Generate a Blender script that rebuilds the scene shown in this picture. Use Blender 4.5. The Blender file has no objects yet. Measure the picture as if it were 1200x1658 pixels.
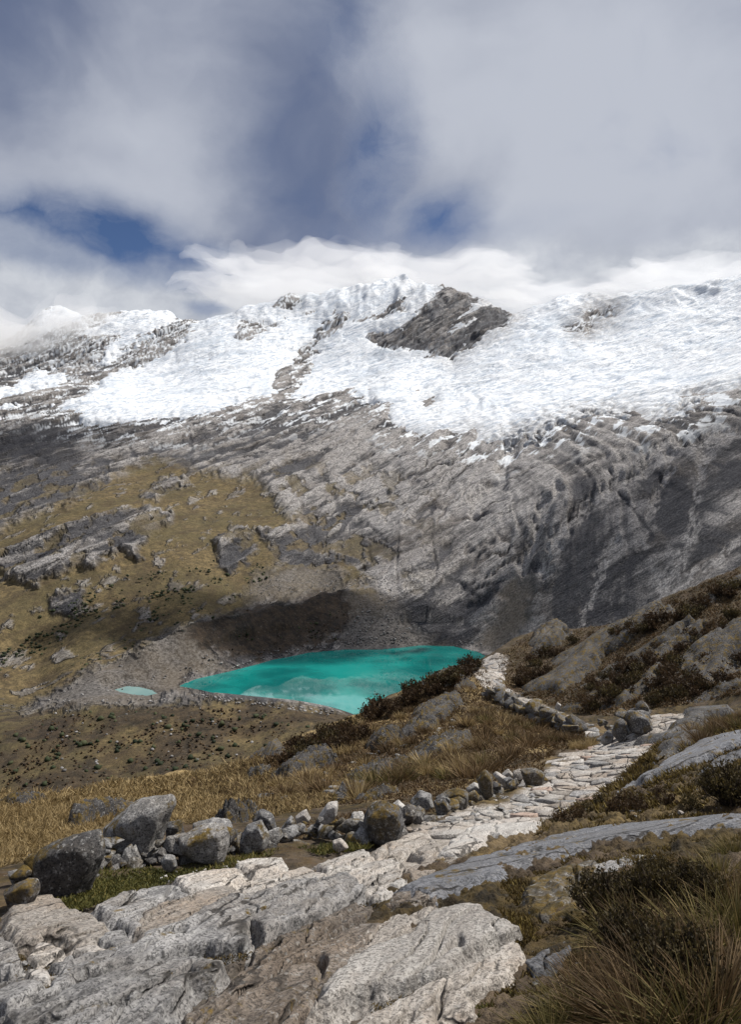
import bpy, bmesh, math, random
import numpy as np
from mathutils import Vector
R = math.radians
random.seed(4); rng = np.random.default_rng(11)
scene = bpy.context.scene
COL = scene.collection

# ------------------------------------------------------------------ camera
W, H, F, HPY = 1200.0, 1658.0, 1200.0, 800.0     # photograph size, focal length in its pixels, eye level row
cam = bpy.data.cameras.new('camera'); camo = bpy.data.objects.new('camera', cam); COL.objects.link(camo)
cam.sensor_fit = 'VERTICAL'; cam.sensor_height = 24.0; cam.lens = 24.0 * F / H
cam.shift_y = -(H / 2 - HPY) / H
cam.clip_start = 0.1; cam.clip_end = 60000
camo.location = (0, 0, 0); camo.rotation_euler = (R(90), 0, 0)
scene.camera = camo

# ------------------------------------------------------------------ light
SUN_AZ, SUN_EL = R(66), R(56)          # azimuth right of the view direction, elevation
sd = bpy.data.lights.new('sun', 'SUN'); sd.energy = 5.0; sd.angle = R(0.6); sd.color = (1.0, 0.955, 0.89)
so = bpy.data.objects.new('sun', sd); COL.objects.link(so)
sv = Vector((math.cos(SUN_EL) * math.sin(SUN_AZ), math.cos(SUN_EL) * math.cos(SUN_AZ), math.sin(SUN_EL)))
so.rotation_euler = sv.to_track_quat('Z', 'Y').to_euler(); so.location = (300, 100, 400)
scene.view_settings.view_transform = 'Standard'; scene.view_settings.look = 'None'
scene.view_settings.exposure = 0.26; scene.view_settings.gamma = 1.0
scene.cycles.max_bounces = 6; scene.cycles.diffuse_bounces = 3; scene.cycles.transparent_max_bounces = 8
scene.cycles.volume_bounces = 3; scene.cycles.use_denoising = True

# ------------------------------------------------------------------ node helper
class NG:
    def __init__(s, tree):
        s.t = tree; s.n = tree.nodes; s.l = tree.links
    def put(s, sock, v):
        if v is None: return
        if isinstance(v, bpy.types.NodeSocket): s.l.new(v, sock)
        elif hasattr(sock.default_value, '__len__') and not hasattr(v, '__len__'): sock.default_value = [v] * len(sock.default_value)
        elif hasattr(sock.default_value, '__len__') and len(sock.default_value) == 4 and len(v) == 3: sock.default_value = (*v, 1)
        else: sock.default_value = v
    def node(s, typ, **kw):
        n = s.n.new(typ)
        for k, v in kw.items(): setattr(n, k, v)
        return n
    def math(s, op, a, b=None, clamp=False):
        n = s.node('ShaderNodeMath', operation=op, use_clamp=clamp); s.put(n.inputs[0], a); s.put(n.inputs[1], b); return n.outputs[0]
    def vmath(s, op, a, b=None):
        n = s.node('ShaderNodeVectorMath', operation=op); s.put(n.inputs[0], a); s.put(n.inputs[1], b)
        return n.outputs['Value'] if op in ('LENGTH', 'DOT_PRODUCT', 'DISTANCE') else n.outputs[0]
    def mix(s, f, a, b, mode='MIX'):
        n = s.node('ShaderNodeMix', data_type='RGBA', blend_type=mode, clamp_factor=True)
        s.put(n.inputs[0], f); s.put(n.inputs[6], a); s.put(n.inputs[7], b); return n.outputs[2]
    def noise(s, vec, scale, detail=5, rough=0.55, dist=0.0, typ='FBM', out=0):
        n = s.node('ShaderNodeTexNoise', noise_dimensions='3D', noise_type=typ)
        s.put(n.inputs['Vector'], vec); n.inputs['Scale'].default_value = scale; n.inputs['Detail'].default_value = detail
        n.inputs['Roughness'].default_value = rough; n.inputs['Distortion'].default_value = dist; return n.outputs[out]
    def voro(s, vec, scale, feature='F1', out='Distance', rnd=1.0):
        n = s.node('ShaderNodeTexVoronoi', feature=feature); s.put(n.inputs['Vector'], vec)
        n.inputs['Scale'].default_value = scale; n.inputs['Randomness'].default_value = rnd; return n.outputs[out]
    def ramp(s, v, lo, hi, a=0.0, b=1.0):
        n = s.node('ShaderNodeMapRange', interpolation_type='SMOOTHSTEP'); s.put(n.inputs[0], v)
        for i, q in enumerate((lo, hi, a, b)): s.put(n.inputs[1 + i], q)
        return n.outputs[0]
    def scalev(s, vec, sc, rot=(0, 0, 0), loc=(0, 0, 0)):
        n = s.node('ShaderNodeMapping'); s.put(n.inputs[0], vec); n.inputs['Scale'].default_value = sc
        n.inputs['Rotation'].default_value = rot; n.inputs['Location'].default_value = loc; return n.outputs[0]
    def pos(s): return s.node('ShaderNodeNewGeometry').outputs['Position']
    def attr(s, name):
        n = s.node('ShaderNodeAttribute', attribute_type='GEOMETRY', attribute_name=name)
        q = s.node('ShaderNodeSeparateColor'); s.l.new(n.outputs['Color'], q.inputs[0])
        return q.outputs[0], q.outputs[1], q.outputs[2], n.outputs['Alpha']
    def bump(s, h, dist, strength=1.0, normal=None):
        n = s.node('ShaderNodeBump'); s.put(n.inputs['Height'], h); n.inputs['Distance'].default_value = dist
        n.inputs['Strength'].default_value = strength; s.put(n.inputs['Normal'], normal); return n.outputs[0]
    def hsv(s, c, h=0.5, sat=1.0, v=1.0):
        n = s.node('ShaderNodeHueSaturation'); s.put(n.inputs['Color'], c); s.put(n.inputs['Hue'], h)
        s.put(n.inputs['Saturation'], sat); s.put(n.inputs['Value'], v); return n.outputs[0]
    def rand(s): return s.node('ShaderNodeObjectInfo').outputs['Random']

def material(name):
    m = bpy.data.materials.new(name); m.use_nodes = True; g = NG(m.node_tree)
    b = m.node_tree.nodes['Principled BSDF']; b.inputs['Roughness'].default_value = 0.9
    b.inputs['Specular IOR Level'].default_value = 0.25
    return m, g, b

# ------------------------------------------------------------------ sky: high Andean blue behind broken cloud
world = bpy.data.worlds.new('World'); scene.world = world; world.use_nodes = True
def build_world():
    g = NG(world.node_tree); bgd = world.node_tree.nodes['Background']
    sky = g.node('ShaderNodeTexSky', sky_type='NISHITA'); sky.sun_disc = False
    sky.sun_elevation = SUN_EL; sky.sun_rotation = SUN_AZ; sky.altitude = 4700; sky.dust_density = 0.3; sky.air_density = 1.0
    skyc = g.vmath('MULTIPLY', sky.outputs[0], (0.056, 0.061, 0.070))
    d = g.vmath('NORMALIZE', g.node('ShaderNodeTexCoord').outputs['Generated'])
    sp = g.node('ShaderNodeSeparateXYZ'); g.l.new(d, sp.inputs[0])
    az = g.math('ARCTAN2', sp.outputs[0], sp.outputs[1]); el = g.math('ARCSINE', sp.outputs[2])
    cz = g.node('ShaderNodeCombineXYZ'); g.put(cz.inputs[0], az); g.put(cz.inputs[1], g.math('MULTIPLY', el, 1.25)); ae = cz.outputs[0]
    wob = g.vmath('SUBTRACT', g.noise(ae, 3.6, 6, 0.58, out=1), (0.5, 0.5, 0.5))
    aew = g.vmath('ADD', ae, g.vmath('MULTIPLY', wob, (0.15, 0.11, 0.0)))
    big = g.noise(aew, 2.1, 3, 0.45, 0.3); fine = g.noise(aew, 7.5, 7, 0.6, 0.4)
    soft = g.noise(g.scalev(aew, (1.0, 1.0, 1.0), loc=(3.1, 7.7, 1.0)), 4.2, 4, 0.5, 0.5)
    # openings where the blue shows
    hole = None
    for px, py, rx, ry, s in [(110, 392, 160, 56, 1.25), (250, 435, 140, 46, 1.1), (612, 255, 58, 130, .72), (722, 352, 70, 40, .85), (545, 70, 80, 85, .42),
                              (330, 505, 60, 20, .8), (470, 300, 120, 130, .30), (640, 368, 210, 30, .40), (20, 80, 90, 90, .22)]:
        a0 = math.atan2(px - 600, 1200); e0 = math.atan2(800 - py, math.hypot(1200, px - 600))
        v = g.vmath('SUBTRACT', aew, (a0, e0 * 1.25, 0))
        v = g.vmath('MULTIPLY', v, (1000.0 / rx, 800.0 / ry, 0))
        r = g.vmath('LENGTH', v)
        e = g.math('MULTIPLY', g.ramp(r, 1.35, 0.15), s)
        hole = e if hole is None else g.math('MAXIMUM', hole, e)
    gap = g.math('MULTIPLY', hole, g.ramp(fine, 0.26, 0.62, 1.25, 0.62))
    rest = g.math('MULTIPLY', g.ramp(soft, 0.60, 0.80), 0.22)
    gap = g.math('MAXIMUM', gap, rest)
    cover = g.math('SUBTRACT', 1.0, gap, True)
    lum = g.math('ADD', g.math('MULTIPLY', big, 0.56), g.math('MULTIPLY', soft, 0.36))
    lum = g.math('ADD', lum, g.math('MULTIPLY', fine, 0.08))
    # thicker and thinner stretches of the cloud deck
    for px, py, rx, ry, s in [(960, 200, 330, 230, .17), (180, 200, 230, 150, .10), (1150, 60, 260, 160, .05), (500, 150, 110, 170, -.13), (60, 60, 140, 120, -.10), (620, 300, 160, 120, -.10)]:
        a0 = math.atan2(px - 600, 1200); e0 = math.atan2(800 - py, math.hypot(1200, px - 600))
        r = g.vmath('LENGTH', g.vmath('MULTIPLY', g.vmath('SUBTRACT', aew, (a0, e0 * 1.25, 0)), (1000.0 / rx, 800.0 / ry, 0)))
        lum = g.math('ADD', lum, g.math('MULTIPLY', g.ramp(r, 1.5, 0.0), s))
    lum = g.ramp(lum, 0.34, 0.66)
    cl = g.mix(lum, (0.120, 0.148, 0.232), (0.425, 0.450, 0.512))
    # cumulus bank standing on the ranges all round the horizon
    edge = g.math('ADD', g.math('MULTIPLY', g.noise(ae, 5.5, 6, 0.55), 0.20), g.math('MULTIPLY', g.noise(ae, 1.7, 2, 0.4), 0.10))
    hgt = g.math('SUBTRACT', edge, g.math('SUBTRACT', el, 0.165))
    bank = g.ramp(hgt, -0.012, 0.040)
    bl = g.mix(g.ramp(g.noise(aew, 8, 6, 0.6), 0.32, 0.66), (0.38, 0.405, 0.46), (0.61, 0.63, 0.66))
    cover = g.math('MAXIMUM', cover, g.math('MULTIPLY', bank, g.ramp(hole, 0.35, 0.95, 1.0, 0.5)))
    cl = g.mix(g.math('MULTIPLY', bank, 0.85), cl, bl)
    g.put(bgd.inputs[0], g.mix(cover, skyc, cl)); bgd.inputs[1].default_value = 1.0
build_world()

# ------------------------------------------------------------------ numeric helpers
_p = rng.permutation(512); _p = np.concatenate([_p, _p, _p]); _ga = rng.uniform(0, 2 * np.pi, 512); _gx, _gy = np.cos(_ga), np.sin(_ga)
def perlin(x, y, seed=0):
    x = np.asarray(x, float) + seed * 17.31; y = np.asarray(y, float) - seed * 9.77
    xf = np.floor(x); yf = np.floor(y); xi = xf.astype(np.int64) & 511; yi = yf.astype(np.int64) & 511; x = x - xf; y = y - yf
    u = x * x * x * (x * (x * 6 - 15) + 10); v = y * y * y * (y * (y * 6 - 15) + 10)
    a = _p[xi]; b = _p[xi + 1]; i00 = _p[a + yi]; i01 = _p[a + yi + 1]; i10 = _p[b + yi]; i11 = _p[b + yi + 1]
    n00 = _gx[i00] * x + _gy[i00] * y; n10 = _gx[i10] * (x - 1) + _gy[i10] * y
    n01 = _gx[i01] * x + _gy[i01] * (y - 1); n11 = _gx[i11] * (x - 1) + _gy[i11] * (y - 1)
    n0 = n00 + u * (n10 - n00); n1 = n01 + u * (n11 - n01)
    return (n0 + v * (n1 - n0)) * 1.5
def fbm(x, y, octv=5, gain=0.5, lac=2.03, seed=0):
    s = 0; a = 1.0
    for i in range(octv): s = s + a * perlin(x, y, seed + i); x = x * lac; y = y * lac; a *= gain
    return s
def ridged(x, y, octv=5, gain=0.5, lac=2.07, seed=0):
    s = 0; a = 1.0; w = 1.0
    for i in range(octv):
        n = 1 - np.abs(perlin(x, y, seed + i)); n = n * n * w; s = s + a * n; w = np.clip(n * 1.6, 0, 1); x = x * lac; y = y * lac; a *= gain
    return s
def sstep(x, a, b):
    t = np.clip((x - a) / (b - a), 0, 1); return t * t * (3 - 2 * t)
def sdf(px, py, poly):
    """signed distance to a polygon, positive inside"""
    P = np.asarray(poly, float); d2 = np.full(np.shape(px), 1e30); ins = np.zeros(np.shape(px), bool)
    for (x0, y0), (x1, y1) in zip(P, np.roll(P, -1, 0)):
        ex, ey = x1 - x0, y1 - y0; L = ex * ex + ey * ey + 1e-12
        t = np.clip(((px - x0) * ex + (py - y0) * ey) / L, 0, 1)
        d2 = np.minimum(d2, (px - x0 - t * ex) ** 2 + (py - y0 - t * ey) ** 2)
        c = ((y0 > py) != (y1 > py)); xs = x0 + (py - y0) * ex / (ey if ey else 1e-12); ins ^= c & (px < xs)
    d = np.sqrt(d2); return np.where(ins, d, -d)
def linedist(px, py, pts):
    d2 = np.full(np.shape(px), 1e30)
    for (x0, y0), (x1, y1) in zip(pts[:-1], pts[1:]):
        ex, ey = x1 - x0, y1 - y0; t = np.clip(((px - x0) * ex + (py - y0) * ey) / (ex * ex + ey * ey), 0, 1)
        d2 = np.minimum(d2, (px - x0 - t * ex) ** 2 + (py - y0 - t * ey) ** 2)
    return np.sqrt(d2)
class TPS:
    """smooth height surface through surveyed points (x, y, z), in slope and log distance"""
    def __init__(s, pts, shift, ku, lam=1e-4):
        P = np.array(pts, float); s.sh = shift; s.ku = ku
        a, b, w = s.co(P[:, 0], P[:, 1]); v = P[:, 2] / w; n = len(P)
        K = s.k((a[:, None] - a) ** 2 + (b[:, None] - b) ** 2) + lam * np.eye(n)
        Q = np.stack([np.ones(n), a, b], 1); A = np.block([[K, Q], [Q.T, np.zeros((3, 3))]])
        s.w = np.linalg.solve(A, np.concatenate([v, np.zeros(3)])); s.a = a; s.b = b
    def co(s, x, y):
        w = np.maximum(y + s.sh, 0.4); return x / w * s.ku, np.log(w), w
    def k(s, r2): return 0.5 * r2 * np.log(r2 + 1e-12)
    def __call__(s, x, y):
        sh = np.shape(x); x = np.ravel(x).astype(float); y = np.ravel(y).astype(float); a, b, w = s.co(x, y); n = len(s.a)
        o = s.w[n] + s.w[n + 1] * a + s.w[n + 2] * b
        for i in range(n): o += s.w[i] * s.k((a - s.a[i]) ** 2 + (b - s.b[i]) ** 2)
        return (o * w).reshape(sh)
def P3(px, py, d): return ((px - 600) / F * d, d, (HPY - py) / F * d)
def pix(x, y, z):
    yy = np.maximum(y, 0.05); return 600 + F * x / yy, HPY - F * z / yy

def mesh_obj(name, V, Fc, mat, parent=None, smooth=True, attrs=None, link=True):
    V = np.asarray(V, np.float32).reshape(-1, 3); Fc = np.asarray(Fc, np.int32); k = Fc.shape[1]
    me = bpy.data.meshes.new(name); me.vertices.add(len(V)); me.vertices.foreach_set('co', V.ravel())
    me.loops.add(Fc.size); me.loops.foreach_set('vertex_index', Fc.ravel())
    me.polygons.add(len(Fc)); me.polygons.foreach_set('loop_start', np.arange(0, Fc.size, k, dtype=np.int32))
    me.update(calc_edges=True)
    if smooth: me.polygons.foreach_set('use_smooth', np.ones(len(Fc), bool))
    for an, A in (attrs or {}).items():
        at = me.attributes.new(an, 'FLOAT_COLOR', 'POINT'); at.data.foreach_set('color', np.asarray(A, np.float32).ravel())
    if mat: me.materials.append(mat)
    if not link: return me
    return link_obj(name, me, parent)
def link_obj(name, me, parent=None):
    o = bpy.data.objects.new(name, me); COL.objects.link(o)
    if parent: o.parent = parent
    return o
def tag(o, label=None, cat=None, group=None, kind=None):
    for k, v in (('label', label), ('category', cat), ('group', group), ('kind', kind)):
        if v: o[k] = v
    return o
def empty(name, loc=(0, 0, 0)):
    o = bpy.data.objects.new(name, None); o.location = loc; o.empty_display_size = .1; COL.objects.link(o); return o
def gridfaces(nr, nc):
    i = np.arange(nr * nc).reshape(nr, nc)
    return np.stack([i[:-1, :-1], i[:-1, 1:], i[1:, 1:], i[1:, :-1]], -1).reshape(-1, 4)
# ------------------------------------------------------------------ terrain survey: (pixel x, pixel y, metres ahead)
NEAR = [(0,1658,2.35),(300,1658,2.3),(600,1658,2.3),(900,1658,2.15),(1200,1658,1.95),
 (0,1560,2.95),(300,1560,2.9),(600,1560,2.85),(900,1560,2.7),(1200,1560,2.4),
 (0,1470,3.9),(200,1460,4.05),(400,1450,4.1),(600,1450,3.95),(800,1450,3.7),(1000,1450,3.35),(1200,1450,3.0),
 (100,1420,4.8),(300,1400,5.1),(500,1385,5.6),(700,1370,6.0),(850,1370,5.6),(1000,1370,4.9),(1200,1370,4.2),
 (620,1355,6.6),(740,1330,7.6),(870,1310,8.4),(950,1320,7.5),(1050,1320,6.8),(1200,1310,6.0),
 (800,1290,9.5),(890,1260,11),(960,1270,10.2),(1030,1265,9.2),(1110,1235,9.6),(1200,1200,10),
 (930,1225,13),(1000,1215,13.8),(1060,1190,16),(1050,1162,18.5),(1130,1160,20.5),(1200,1150,17),(1110,1190,14.5),(1200,1170,13.5),
 (960,1218,18.5),(1050,1188,22),(1150,1175,24),
 (950,1188,25),(900,1165,30),(850,1140,36),(810,1115,43),(785,1090,50),(800,1066,58),(800,1078,75),
 (1000,1140,31),(1100,1145,28),(1200,1120,27),(900,1110,42),(950,1080,44),(1050,1060,40),(1200,1030,36),(850,1070,54),
 (880,1028,60),(960,1025,56),(1030,1000,54),(1100,970,52),(1200,932,49),(880,1062,85),(960,1058,85),(1030,1042,85),(1100,1022,85),(1200,990,85),
 (1350,1100,23),(1400,880,47),(1400,1150,12),(1400,1300,5.5),(1400,1500,2.4),(1400,1010,32),(1500,980,85),
 (0,1400,6.8),(150,1370,8.2),(270,1340,9.5),(400,1330,9.8),(520,1320,9.8),(600,1300,11),(700,1270,13),(800,1240,15),(860,1215,17),
 (0,1350,12),(100,1320,15),(0,1300,20),(200,1300,19),(300,1280,24),(400,1290,17),(450,1240,27),(550,1250,20),(600,1210,26),(700,1200,23),(800,1185,24),
 (760,1130,36),(680,1150,35),(600,1165,37),(520,1190,36),(420,1222,33),(740,1092,48),(690,1108,45),(640,1130,42),(560,1160,40),(480,1202,36),
 (380,1242,30),(300,1262,28),(0,1288,24),(150,1276,27),
 (0,1340,40),(150,1330,45),(300,1300,50),(450,1270,58),(560,1240,62),(650,1200,66),(740,1150,72),(800,1110,82),
 (0,1372,110),(150,1350,110),(300,1330,110),(450,1290,110),(560,1250,110),(650,1210,110),(740,1170,110),(800,1125,110),(900,1085,110),(1030,1065,110),(1200,1035,110),
 (-200,1300,18),(-200,1350,60),(-300,1450,4.2),(-300,1600,2.6),(-200,1380,8.5),(-300,1380,110),(1500,1000,110)]
nearpts = [P3(*q) for q in NEAR] + [(0,0,-1.62),(0,-1.4,-1.5),(-2,0,-1.78),(2,0,-1.38),(-4,-1,-2.2),(4,-1,-0.95)]
TN = TPS(nearpts, 2.0, 3.2, 2e-4)

CREST = [(-350,520,3300),(-150,530,3300),(20,560,3200),(60,520,3300),(110,512,3300),(160,532,3200),(200,517,3150),(280,515,3000),(310,526,2950),(370,518,2950),(430,492,2950),(480,484,2950),
 (540,475,2950),(600,466,2950),(640,456,2900),(655,452,2900),(672,464,2880),(720,470,2850),(760,485,2800),(800,500,2750),(825,517,2700),(880,508,2750),(940,492,2700),(1000,490,2650),(1080,478,2550),
 (1150,468,2450),(1200,458,2400),(1350,430,2300),(1500,420,2200)]
FAR = [(0,1372,110),(300,1330,110),(560,1250,110),(740,1170,110),(900,1085,110),(1200,1035,110),
 (0,1345,200),(300,1325,200),(600,1262,200),(750,1200,200),(900,1150,200),(1200,1060,200),
 (0,1280,480),(0,1330,390),(200,1262,490),(200,1320,330),(400,1230,505),(400,1290,350),(540,1178,550),(540,1240,410),(700,1185,560),(900,1120,560),(1200,1000,560),
 (130,1134,640),(250,1131,632),(350,1127,625),(450,1143,600),(540,1154,590),(0,1172,600),(200,1200,545),(400,1190,552),(0,1225,530),(130,1120,735),(350,1122,740),(250,1128,725),(60,1150,700),
 (100,1108,790),(0,1132,780),(60,1100,850),(-200,1150,780),(-200,1280,420),
 (150,1090,790),(230,1056,828),(300,1026,872),(380,1007,925),(450,989,990),(520,974,1042),(560,967,1058),(610,975,1040),(640,1000,1010),
 (380,1085,842),(440,1068,895),(500,1056,937),(560,1051,956),(640,1050,960),(730,1046,975),(780,1055,940),(230,1108,780),(300,1100,800),
 (300,1024,930),(380,1002,985),(450,983,1050),(520,966,1100),(230,1060,875),
 (0,1050,900),(0,1000,980),(0,950,1070),(0,870,1250),(0,800,1450),(0,740,1650),(0,690,1850),(0,650,2050),(0,608,2500),
 (150,1050,880),(150,1000,960),(150,900,1140),(150,800,1400),(150,700,1800),(150,650,2050),
 (300,980,1000),(300,900,1150),(300,800,1400),(300,700,1780),(300,670,1920),(450,950,1110),(450,880,1210),(450,800,1400),(450,680,1850),
 (600,930,1130),(600,870,1230),(600,800,1400),(600,700,1700),(620,640,2000),(700,1000,1000),(700,930,1080),(700,860,1180),(700,780,1350),(700,715,1550),
 (800,1030,960),(800,950,1030),(800,870,1120),(800,790,1250),(800,710,1480),(900,1000,900),(900,900,980),(900,800,1120),(900,700,1380),
 (1000,1000,840),(1000,900,910),(1000,800,1030),(1000,690,1300),(1100,950,780),(1100,850,880),(1100,750,1050),(1100,670,1250),
 (1200,930,700),(1200,830,800),(1200,730,960),(1200,650,1200),
 (250,600,2450),(100,600,2500),(400,600,2350),(500,560,2600),(600,580,2450),(720,580,2350),(700,650,1950),(850,620,1950),(850,560,2250),(1000,600,1850),(1000,540,2200),(1200,560,1700),(1200,500,2050),
 (-300,1150,750),(-300,1000,950),(-300,870,1250),(-300,740,1650),(-300,640,2200),(1450,1020,520),(1450,920,600),(1450,790,760),(1450,690,950),(1450,560,1400)]
def back(d): return d if d < 1130 else 1130 + (d - 1130) * 1.9      # the wall leans back as far as its mirror image in the lake says
farpts = [P3(a, b, back(c)) for a, b, c in FAR + CREST] + [P3(a, b + 75, back(c) * 1.13) for a, b, c in CREST[::2]] + [P3(a, 700, back(c) * 1.4) for a, b, c in CREST[::4]]
TF = TPS(farpts, 0.0, 2.4, 3e-5)

LAKE_Z = -200.0
def lakept(px, py): d = -LAKE_Z * F / (py - HPY); return ((px - 600) / F * d, d)
LAKE = [lakept(*q) for q in [(290,1111),(318,1099),(345,1093),(380,1085),(440,1069),(500,1057),(560,1052),(620,1052),(680,1045),(730,1046),(770,1055),(800,1068),(780,1090),(740,1120),(690,1148),
                            (640,1168),(590,1168),(556,1158),(500,1149),(440,1138),(400,1134),(372,1131),(355,1124),(325,1117)]]
POND = [lakept(*q) for q in [(183,1117),(205,1111),(225,1112),(246,1117),(256,1124),(238,1128),(215,1126),(195,1122)]]

# ---- foothold of the trail, in photograph pixels
PATH_UP = [(560,1410),(600,1378),(640,1352),(690,1334),(760,1311),(810,1293),(850,1275),(888,1247),(918,1229),(950,1206),(985,1192),(1020,1178),(1050,1160),(1072,1148),(1138,1160),(1092,1182),(1052,1215),
           (1020,1245),(1000,1265),(958,1290),(905,1318),(872,1342),(800,1365),(700,1400),(640,1440)]
PATH_LO = [(795,1064),(824,1062),(817,1085),(806,1100),(816,1114),(850,1129),(884,1145),(920,1163),(950,1178),(972,1190),(940,1193),(900,1173),(850,1151),(814,1136),(788,1116),(772,1096),(774,1080)]

def lumps(x, y):
    r = np.hypot(x, y)
    a = np.clip(r / 12, 0.25, 2.2)
    return a * (0.045 * fbm(x * 1.1, y * 1.1, 3, seed=3)) + np.clip(r / 40, 0, 1) * 0.55 * fbm(x * .16, y * .16, 3, seed=9) * sstep(r, 14, 32) + 0.012 * fbm(x * 6, y * 6, 3, seed=21)
def G(x, y):
    """ground height on our side of the valley"""
    return TN(x, y) + lumps(np.asarray(x, float), np.asarray(y, float))
_ds = np.geomspace(1.6, 100, 420); _us = np.linspace(-.6, .6, 420)
class Sight:
    """ground seen along pixels, from a table of the surface in slope and distance"""
    def __init__(s, fn, ds):
        s.fn = fn; s.ds = ds; U, D = np.meshgrid(_us, ds, indexing='ij'); s.t = fn(U * D, D) / D
    def __call__(s, px, py):
        px = np.atleast_1d(np.asarray(px, float)); py = np.atleast_1d(np.asarray(py, float)); out = []
        for a in range(0, len(px), 2000): out.append(s.part(px[a:a + 2000], py[a:a + 2000]))
        return np.vstack(out)
    def part(s, px, py):
        u = np.clip((px - 600) / F, -.599, .599); t = (HPY - py) / F; q = (u + .6) / 1.2 * 419; i = q.astype(int); f = (q - i)[:, None]
        D = s.t[i] * (1 - f) + s.t[i + 1] * f - t[:, None]; m = D > 0; j = np.maximum(np.where(m.any(1), m.argmax(1), len(s.ds) - 1), 1); k = np.arange(len(px))
        f = np.clip(-D[k, j - 1] / (D[k, j] - D[k, j - 1] + 1e-9), 0, 1); d = s.ds[j - 1] + f * (s.ds[j] - s.ds[j - 1]); x = u * d
        return np.stack([x, d, s.fn(x, d)], 1)
hit = Sight(G, _ds)

# ------------------------------------------------------------------ materials of the land
def mat_near_ground():
    m, g, b = material('hillside_soil'); p = g.pos()
    grass, dirt, moss, wet = g.attr('zone')
    n1 = g.noise(p, 0.9, 6, .6); n2 = g.noise(p, 7, 6, .62); n3 = g.noise(p, 45, 4, .65)
    soil = g.mix(g.ramp(n2, .3, .7), (0.042, 0.030, 0.020), (0.105, 0.076, 0.048))
    mossc = g.mix(g.ramp(n2, .35, .65), (0.016, 0.012, 0.006), (0.070, 0.048, 0.016))
    mossc = g.mix(g.ramp(n1, .5, .72), mossc, (0.070, 0.040, 0.018))
    straw = g.mix(g.ramp(n2, .3, .7), (0.125, 0.085, 0.034), (0.33, 0.240, 0.110))
    path = g.mix(g.ramp(n2, .3, .7), (0.18, 0.155, 0.13), (0.39, 0.355, 0.315))
    c = g.mix(moss, soil, mossc)
    c = g.mix(g.math('MULTIPLY', grass, g.ramp(n2, .2, .5)), c, straw)
    c = g.mix(dirt, c, path)
    q = g.scalev(g.scalev(p, (1, 1, 1), rot=(0, 0, R(19))), (9, 1.5, 9)); l1 = g.noise(q, 1.1, 8, .7, .8); l2 = g.noise(p, 18, 5, .7); l3 = g.noise(q, 4.0, 5, .7, .8)
    bed = g.mix(g.ramp(l1, .36, .62), (0.030, 0.024, 0.019), (0.165, 0.142, 0.120)); bed = g.mix(g.ramp(n1, .40, .62, 0, .7), bed, g.mix(l2, (0.055, 0.042, 0.030), (0.20, 0.155, 0.115)))
    bed = g.mix(g.ramp(l3, .55, .68, 0, .75), bed, (0.022, 0.018, 0.014)); bed = g.mix(g.ramp(l2, .60, .68, 0, .45), bed, (0.34, 0.315, 0.285))
    bed = g.mix(g.math('MULTIPLY', g.ramp(g.noise(p, 5, 7, .72), .54, .62), .85), bed, g.mix(l2, (0.028, 0.022, 0.010), (0.105, 0.075, 0.022)))
    c = g.mix(wet, c, bed)
    # grit, lichen and gravel lying in the turf
    spk = g.math('MULTIPLY', g.ramp(g.noise(p, 24, 3, .6), .66, .70), g.ramp(n1, .45, .62))
    c = g.mix(g.math('MULTIPLY', spk, .75), c, (0.30, 0.285, 0.265))
    c = g.mix(g.ramp(n3, .5, .72, 0, .55), c, (0.02, 0.016, 0.010))
    g.put(b.inputs['Base Color'], c)
    h = g.math('ADD', g.math('MULTIPLY', n2, .6), g.math('MULTIPLY', n3, .4)); h = g.math('ADD', h, g.math('MULTIPLY', g.math('SUBTRACT', l1, l3), g.math('MULTIPLY', wet, .8)))
    g.put(b.inputs['Normal'], g.bump(h, 0.06, .9)); return m
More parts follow.
